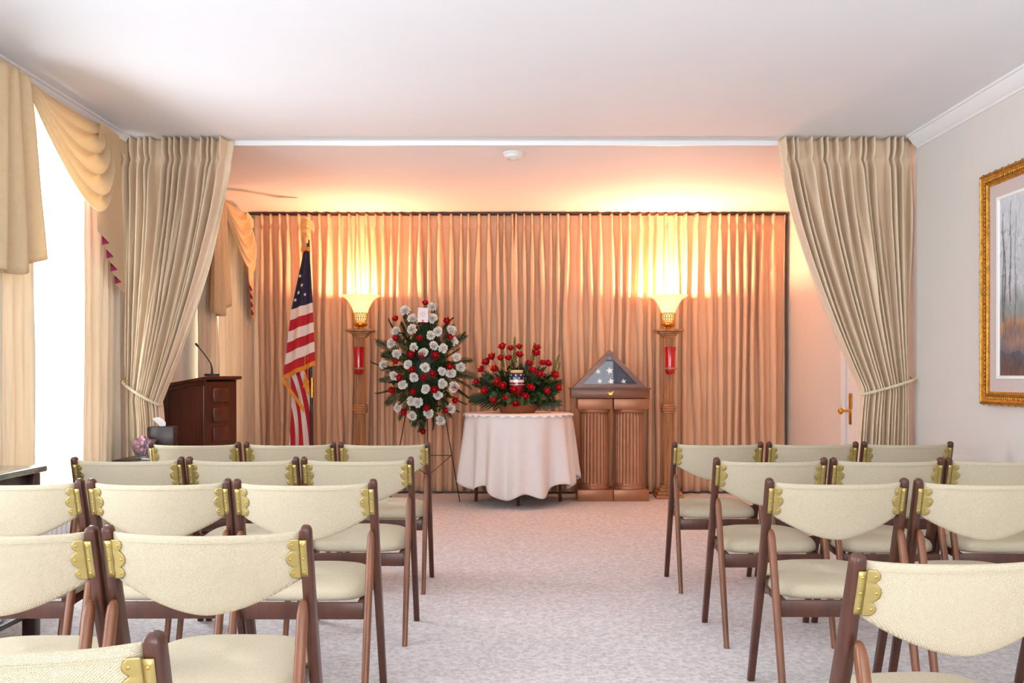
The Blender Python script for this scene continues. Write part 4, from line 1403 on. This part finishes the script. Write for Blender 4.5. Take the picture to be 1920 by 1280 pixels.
for dx, dy, dz in ((0.052, 0.01, 0.128), (0.066, 0.0, 0.118), (0.060, -0.012, 0.142), (0.045, 0.005, 0.140)):
    pass
tx = thing('tissue_box', 'dark glossy wooden tissue box beside the crystal bowl', 'tissue box', (-2.175, 5.955, 0.6045), math.radians(8))
B().box((0, 0, 0.092), (0.155, 0.15, 0.184), bevel=0.005).build('cover', M['darkwood'], tx, smooth=30)
B().lathe([(0.03, 0.1842), (0.032, 0.187), (0.028, 0.187)], seg=24, cap=False).build('slot_rim', M['darkwood'], tx)
def tis(u, v):
    a = (u - 0.5) * 2
    return Vector((a * (0.018 + 0.022 * v) - 0.022 * v, 0.012 * sin(a * 4 + v * 2) * (1 - 0.4 * v), 0.175 + 0.065 * v - 0.02 * v * a * a - 0.012 * v * a))
B().grid(tis, 16, 10).build('tissue', M['tissue'], tx, smooth=180, solid=0.001)
b = thing('white_card', 'small white printed card lying on the dark end table', 'card', (-2.165, 5.735, 0.6045))
B().box((0, 0, 0.002), (0.10, 0.05, 0.003), bevel=0.0005).build('paper', M['paper'], b, smooth=0)
bb = B()
for k in range(3):
    bb.box((-0.02 + 0.02 * k, 0.0, 0.0038), (0.012, 0.020, 0.0006))
bb.build('print', M['black'], b, smooth=0)

# marble-topped console desk on the near left
ds = thing('console_desk', 'dark console desk with green marble top against the window wall', 'desk', (-2.24, 3.50, 0))
B().box((0, 0, 0.707), (0.50, 1.20, 0.026), bevel=0.006).build('marble_top', M['marble'], ds, smooth=30)
B().box((-0.005, 0, 0.61), (0.43, 1.08, 0.165), bevel=0.004).build('apron', M['darkwood'], ds, smooth=30)
for sx in (-0.195, 0.205):
    for sy in (-0.55, 0.55):
        B().box((sx, sy, 0.346), (0.055, 0.055, 0.692), bevel=0.006).build('leg', M['darkwood'], ds, smooth=30)
B().box((0, 0, 0.10), (0.42, 1.06, 0.022), bevel=0.004).build('shelf', M['darkwood'], ds, smooth=30)
for i, (y, m, lab, a) in enumerate(((0.22, 'book_blue', 'blue book lying on the low shelf of the marble desk', 6), (-0.14, 'book_tan', 'tan book lying on the low shelf of the marble desk', -5))):
    k = thing('book', lab, 'book', (-2.14, 3.50 + y, 0.1115), math.radians(a), 'books on the desk shelf')
    B().box((0, 0, 0.0015), (0.20, 0.27, 0.003)).build('cover', M[m], k, smooth=0)
    B().box((0.0, 0, 0.0175), (0.19, 0.255, 0.029)).build('pages', M['paper'], k, smooth=0)
    B().box((0, 0, 0.0335), (0.20, 0.27, 0.003)).build('cover', M[m], k, smooth=0)

# ------------------------------------------------------------------ framed painting on the right wall
PY0, PY1, PZ0, PZ1 = 4.30, 5.25, 0.945, 2.19
pt = thing('framed_painting', 'woodland painting in a carved gold frame on the plain wall', 'painting', (XR, (PY0 + PY1) / 2, (PZ0 + PZ1) / 2))
OP = Vector((XR, (PY0 + PY1) / 2, (PZ0 + PZ1) / 2))
def rect_ring(b, y0, y1, z0, z1, prof):
    """prof: (inset, stick-out) outline swept round a rectangle"""
    rr = []
    for ins, out in prof:
        rr.append([(XR - out, y0 + ins, z0 + ins), (XR - out, y1 - ins, z0 + ins), (XR - out, y1 - ins, z1 - ins), (XR - out, y0 + ins, z1 - ins)])
    b.rings(rr, cap=False)
def pput(b, name, m, **kw):
    o = b.build(name, m, pt, **kw); o.location = -OP; return o
b = B()
rect_ring(b, PY0, PY1, PZ0, PZ1, [(0, 0.002), (0, 0.035), (0.006, 0.045), (0.016, 0.048), (0.022, 0.040), (0.030, 0.036), (0.046, 0.030), (0.052, 0.034), (0.060, 0.034), (0.064, 0.026), (0.072, 0.022), (0.072, 0.004)])
def beads(y0, y1, z0, z1, ins, out, step, r):
    for a0, a1, fix, ax in ((y0, y1, z0 + ins, 'y'), (y0, y1, z1 - ins, 'y'), (z0, z1, y0 + ins, 'z'), (z0, z1, y1 - ins, 'z')):
        n_ = int((a1 - a0 - 2 * ins) / step)
        for k in range(n_):
            a = a0 + ins + (k + 0.5) * (a1 - a0 - 2 * ins) / n_
            c = (XR - out, a, fix) if ax == 'y' else (XR - out, fix, a)
            b.sphere(c, r, 6, (0.7, 1.25, 1.25))
beads(PY0, PY1, PZ0, PZ1, 0.038, 0.034, 0.022, 0.007)
beads(PY0, PY1, PZ0, PZ1, 0.008, 0.041, 0.065, 0.0085)
pput(b, 'gold_frame', M['goldleaf'], smooth=40)
b = B(); rect_ring(b, PY0 + 0.072, PY1 - 0.072, PZ0 + 0.072, PZ1 - 0.072, [(0, 0.020), (0.065, 0.016), (0.066, 0.010)]); pput(b, 'linen_liner', M['liner'], smooth=0)
b = B(); rect_ring(b, PY0 + 0.137, PY1 - 0.137, PZ0 + 0.137, PZ1 - 0.137, [(0, 0.014), (0.004, 0.022), (0.018, 0.020), (0.022, 0.010)]); pput(b, 'inner_liner', M['white_liner'], smooth=0)
y0, y1, z0, z1 = PY0 + 0.155, PY1 - 0.155, PZ0 + 0.155, PZ1 - 0.155
NY, NZ = 130, 190
b = B(); b.grid(lambda u, v: (XR - 0.011, y1 + (y0 - y1) * u, z0 + (z1 - z0) * v), NY, NZ)
cv = pput(b, 'canvas', M['painting'], smooth=0)
ca = cv.data.color_attributes.new('paint', 'FLOAT_COLOR', 'POINT')
rp_ = random.Random(3)
trees = [(rp_.uniform(0.02, 0.98), rp_.uniform(0.002, 0.006), rp_.uniform(0.2, 0.42), rp_.uniform(0.7, 1.0), rp_.uniform(-0.03, 0.03)) for _ in range(22)]
def lerp3(a, b_, t): return tuple(x + (y - x) * t for x, y in zip(a, b_))
for i, v in enumerate(cv.data.vertices):
    u = (v.co.y - y1) / (y0 - y1); w = (v.co.z - z0) / (z1 - z0)
    n1 = noise.noise((u * 9, w * 9, 1.0)); n2 = noise.noise((u * 30, w * 22, 4.0)); n3 = noise.noise((u * 5, w * 14, 7.0))
    sky = lerp3((176, 186, 190), (206, 212, 216), w)
    ww = w + 0.05 * n1
    if ww > 0.52: c = sky
    elif ww > 0.36: c = lerp3((140, 148, 146), sky, (ww - 0.36) / 0.16)
    elif ww > 0.28: c = lerp3((172, 140, 116), (140, 148, 146), (ww - 0.28) / 0.08)
    elif ww > 0.14: c = lerp3((108, 104, 116), (172, 130, 104), (ww - 0.14) / 0.14 + 0.35 * n3)
    else: c = lerp3((110, 80, 70), (84, 86, 100), ww / 0.14 + 0.3 * n3)
    c = tuple(max(20, min(235, x + 16 * n2 + 8 * n1)) for x in c)
    for tx_, tw, tb_, tt_, ln in trees:
        if tb_ < w < tt_:
            xx = tx_ + ln * (w - tb_) + 0.008 * sin(w * 17 + tx_ * 50)
            d = abs(u - xx) / (tw * (1.3 - 0.6 * (w - tb_) / (tt_ - tb_)) + 0.001)
            if d < 1: c = lerp3((74, 66, 66), c, 0.25 + 0.35 * d)
    if 0.45 < w < 0.85 and noise.noise((u * 46, w * 40, 11.0)) > 0.42:
        c = lerp3(c, (160, 124, 112), 0.55)
    ca.data[i].color = (*lin(c), 1)
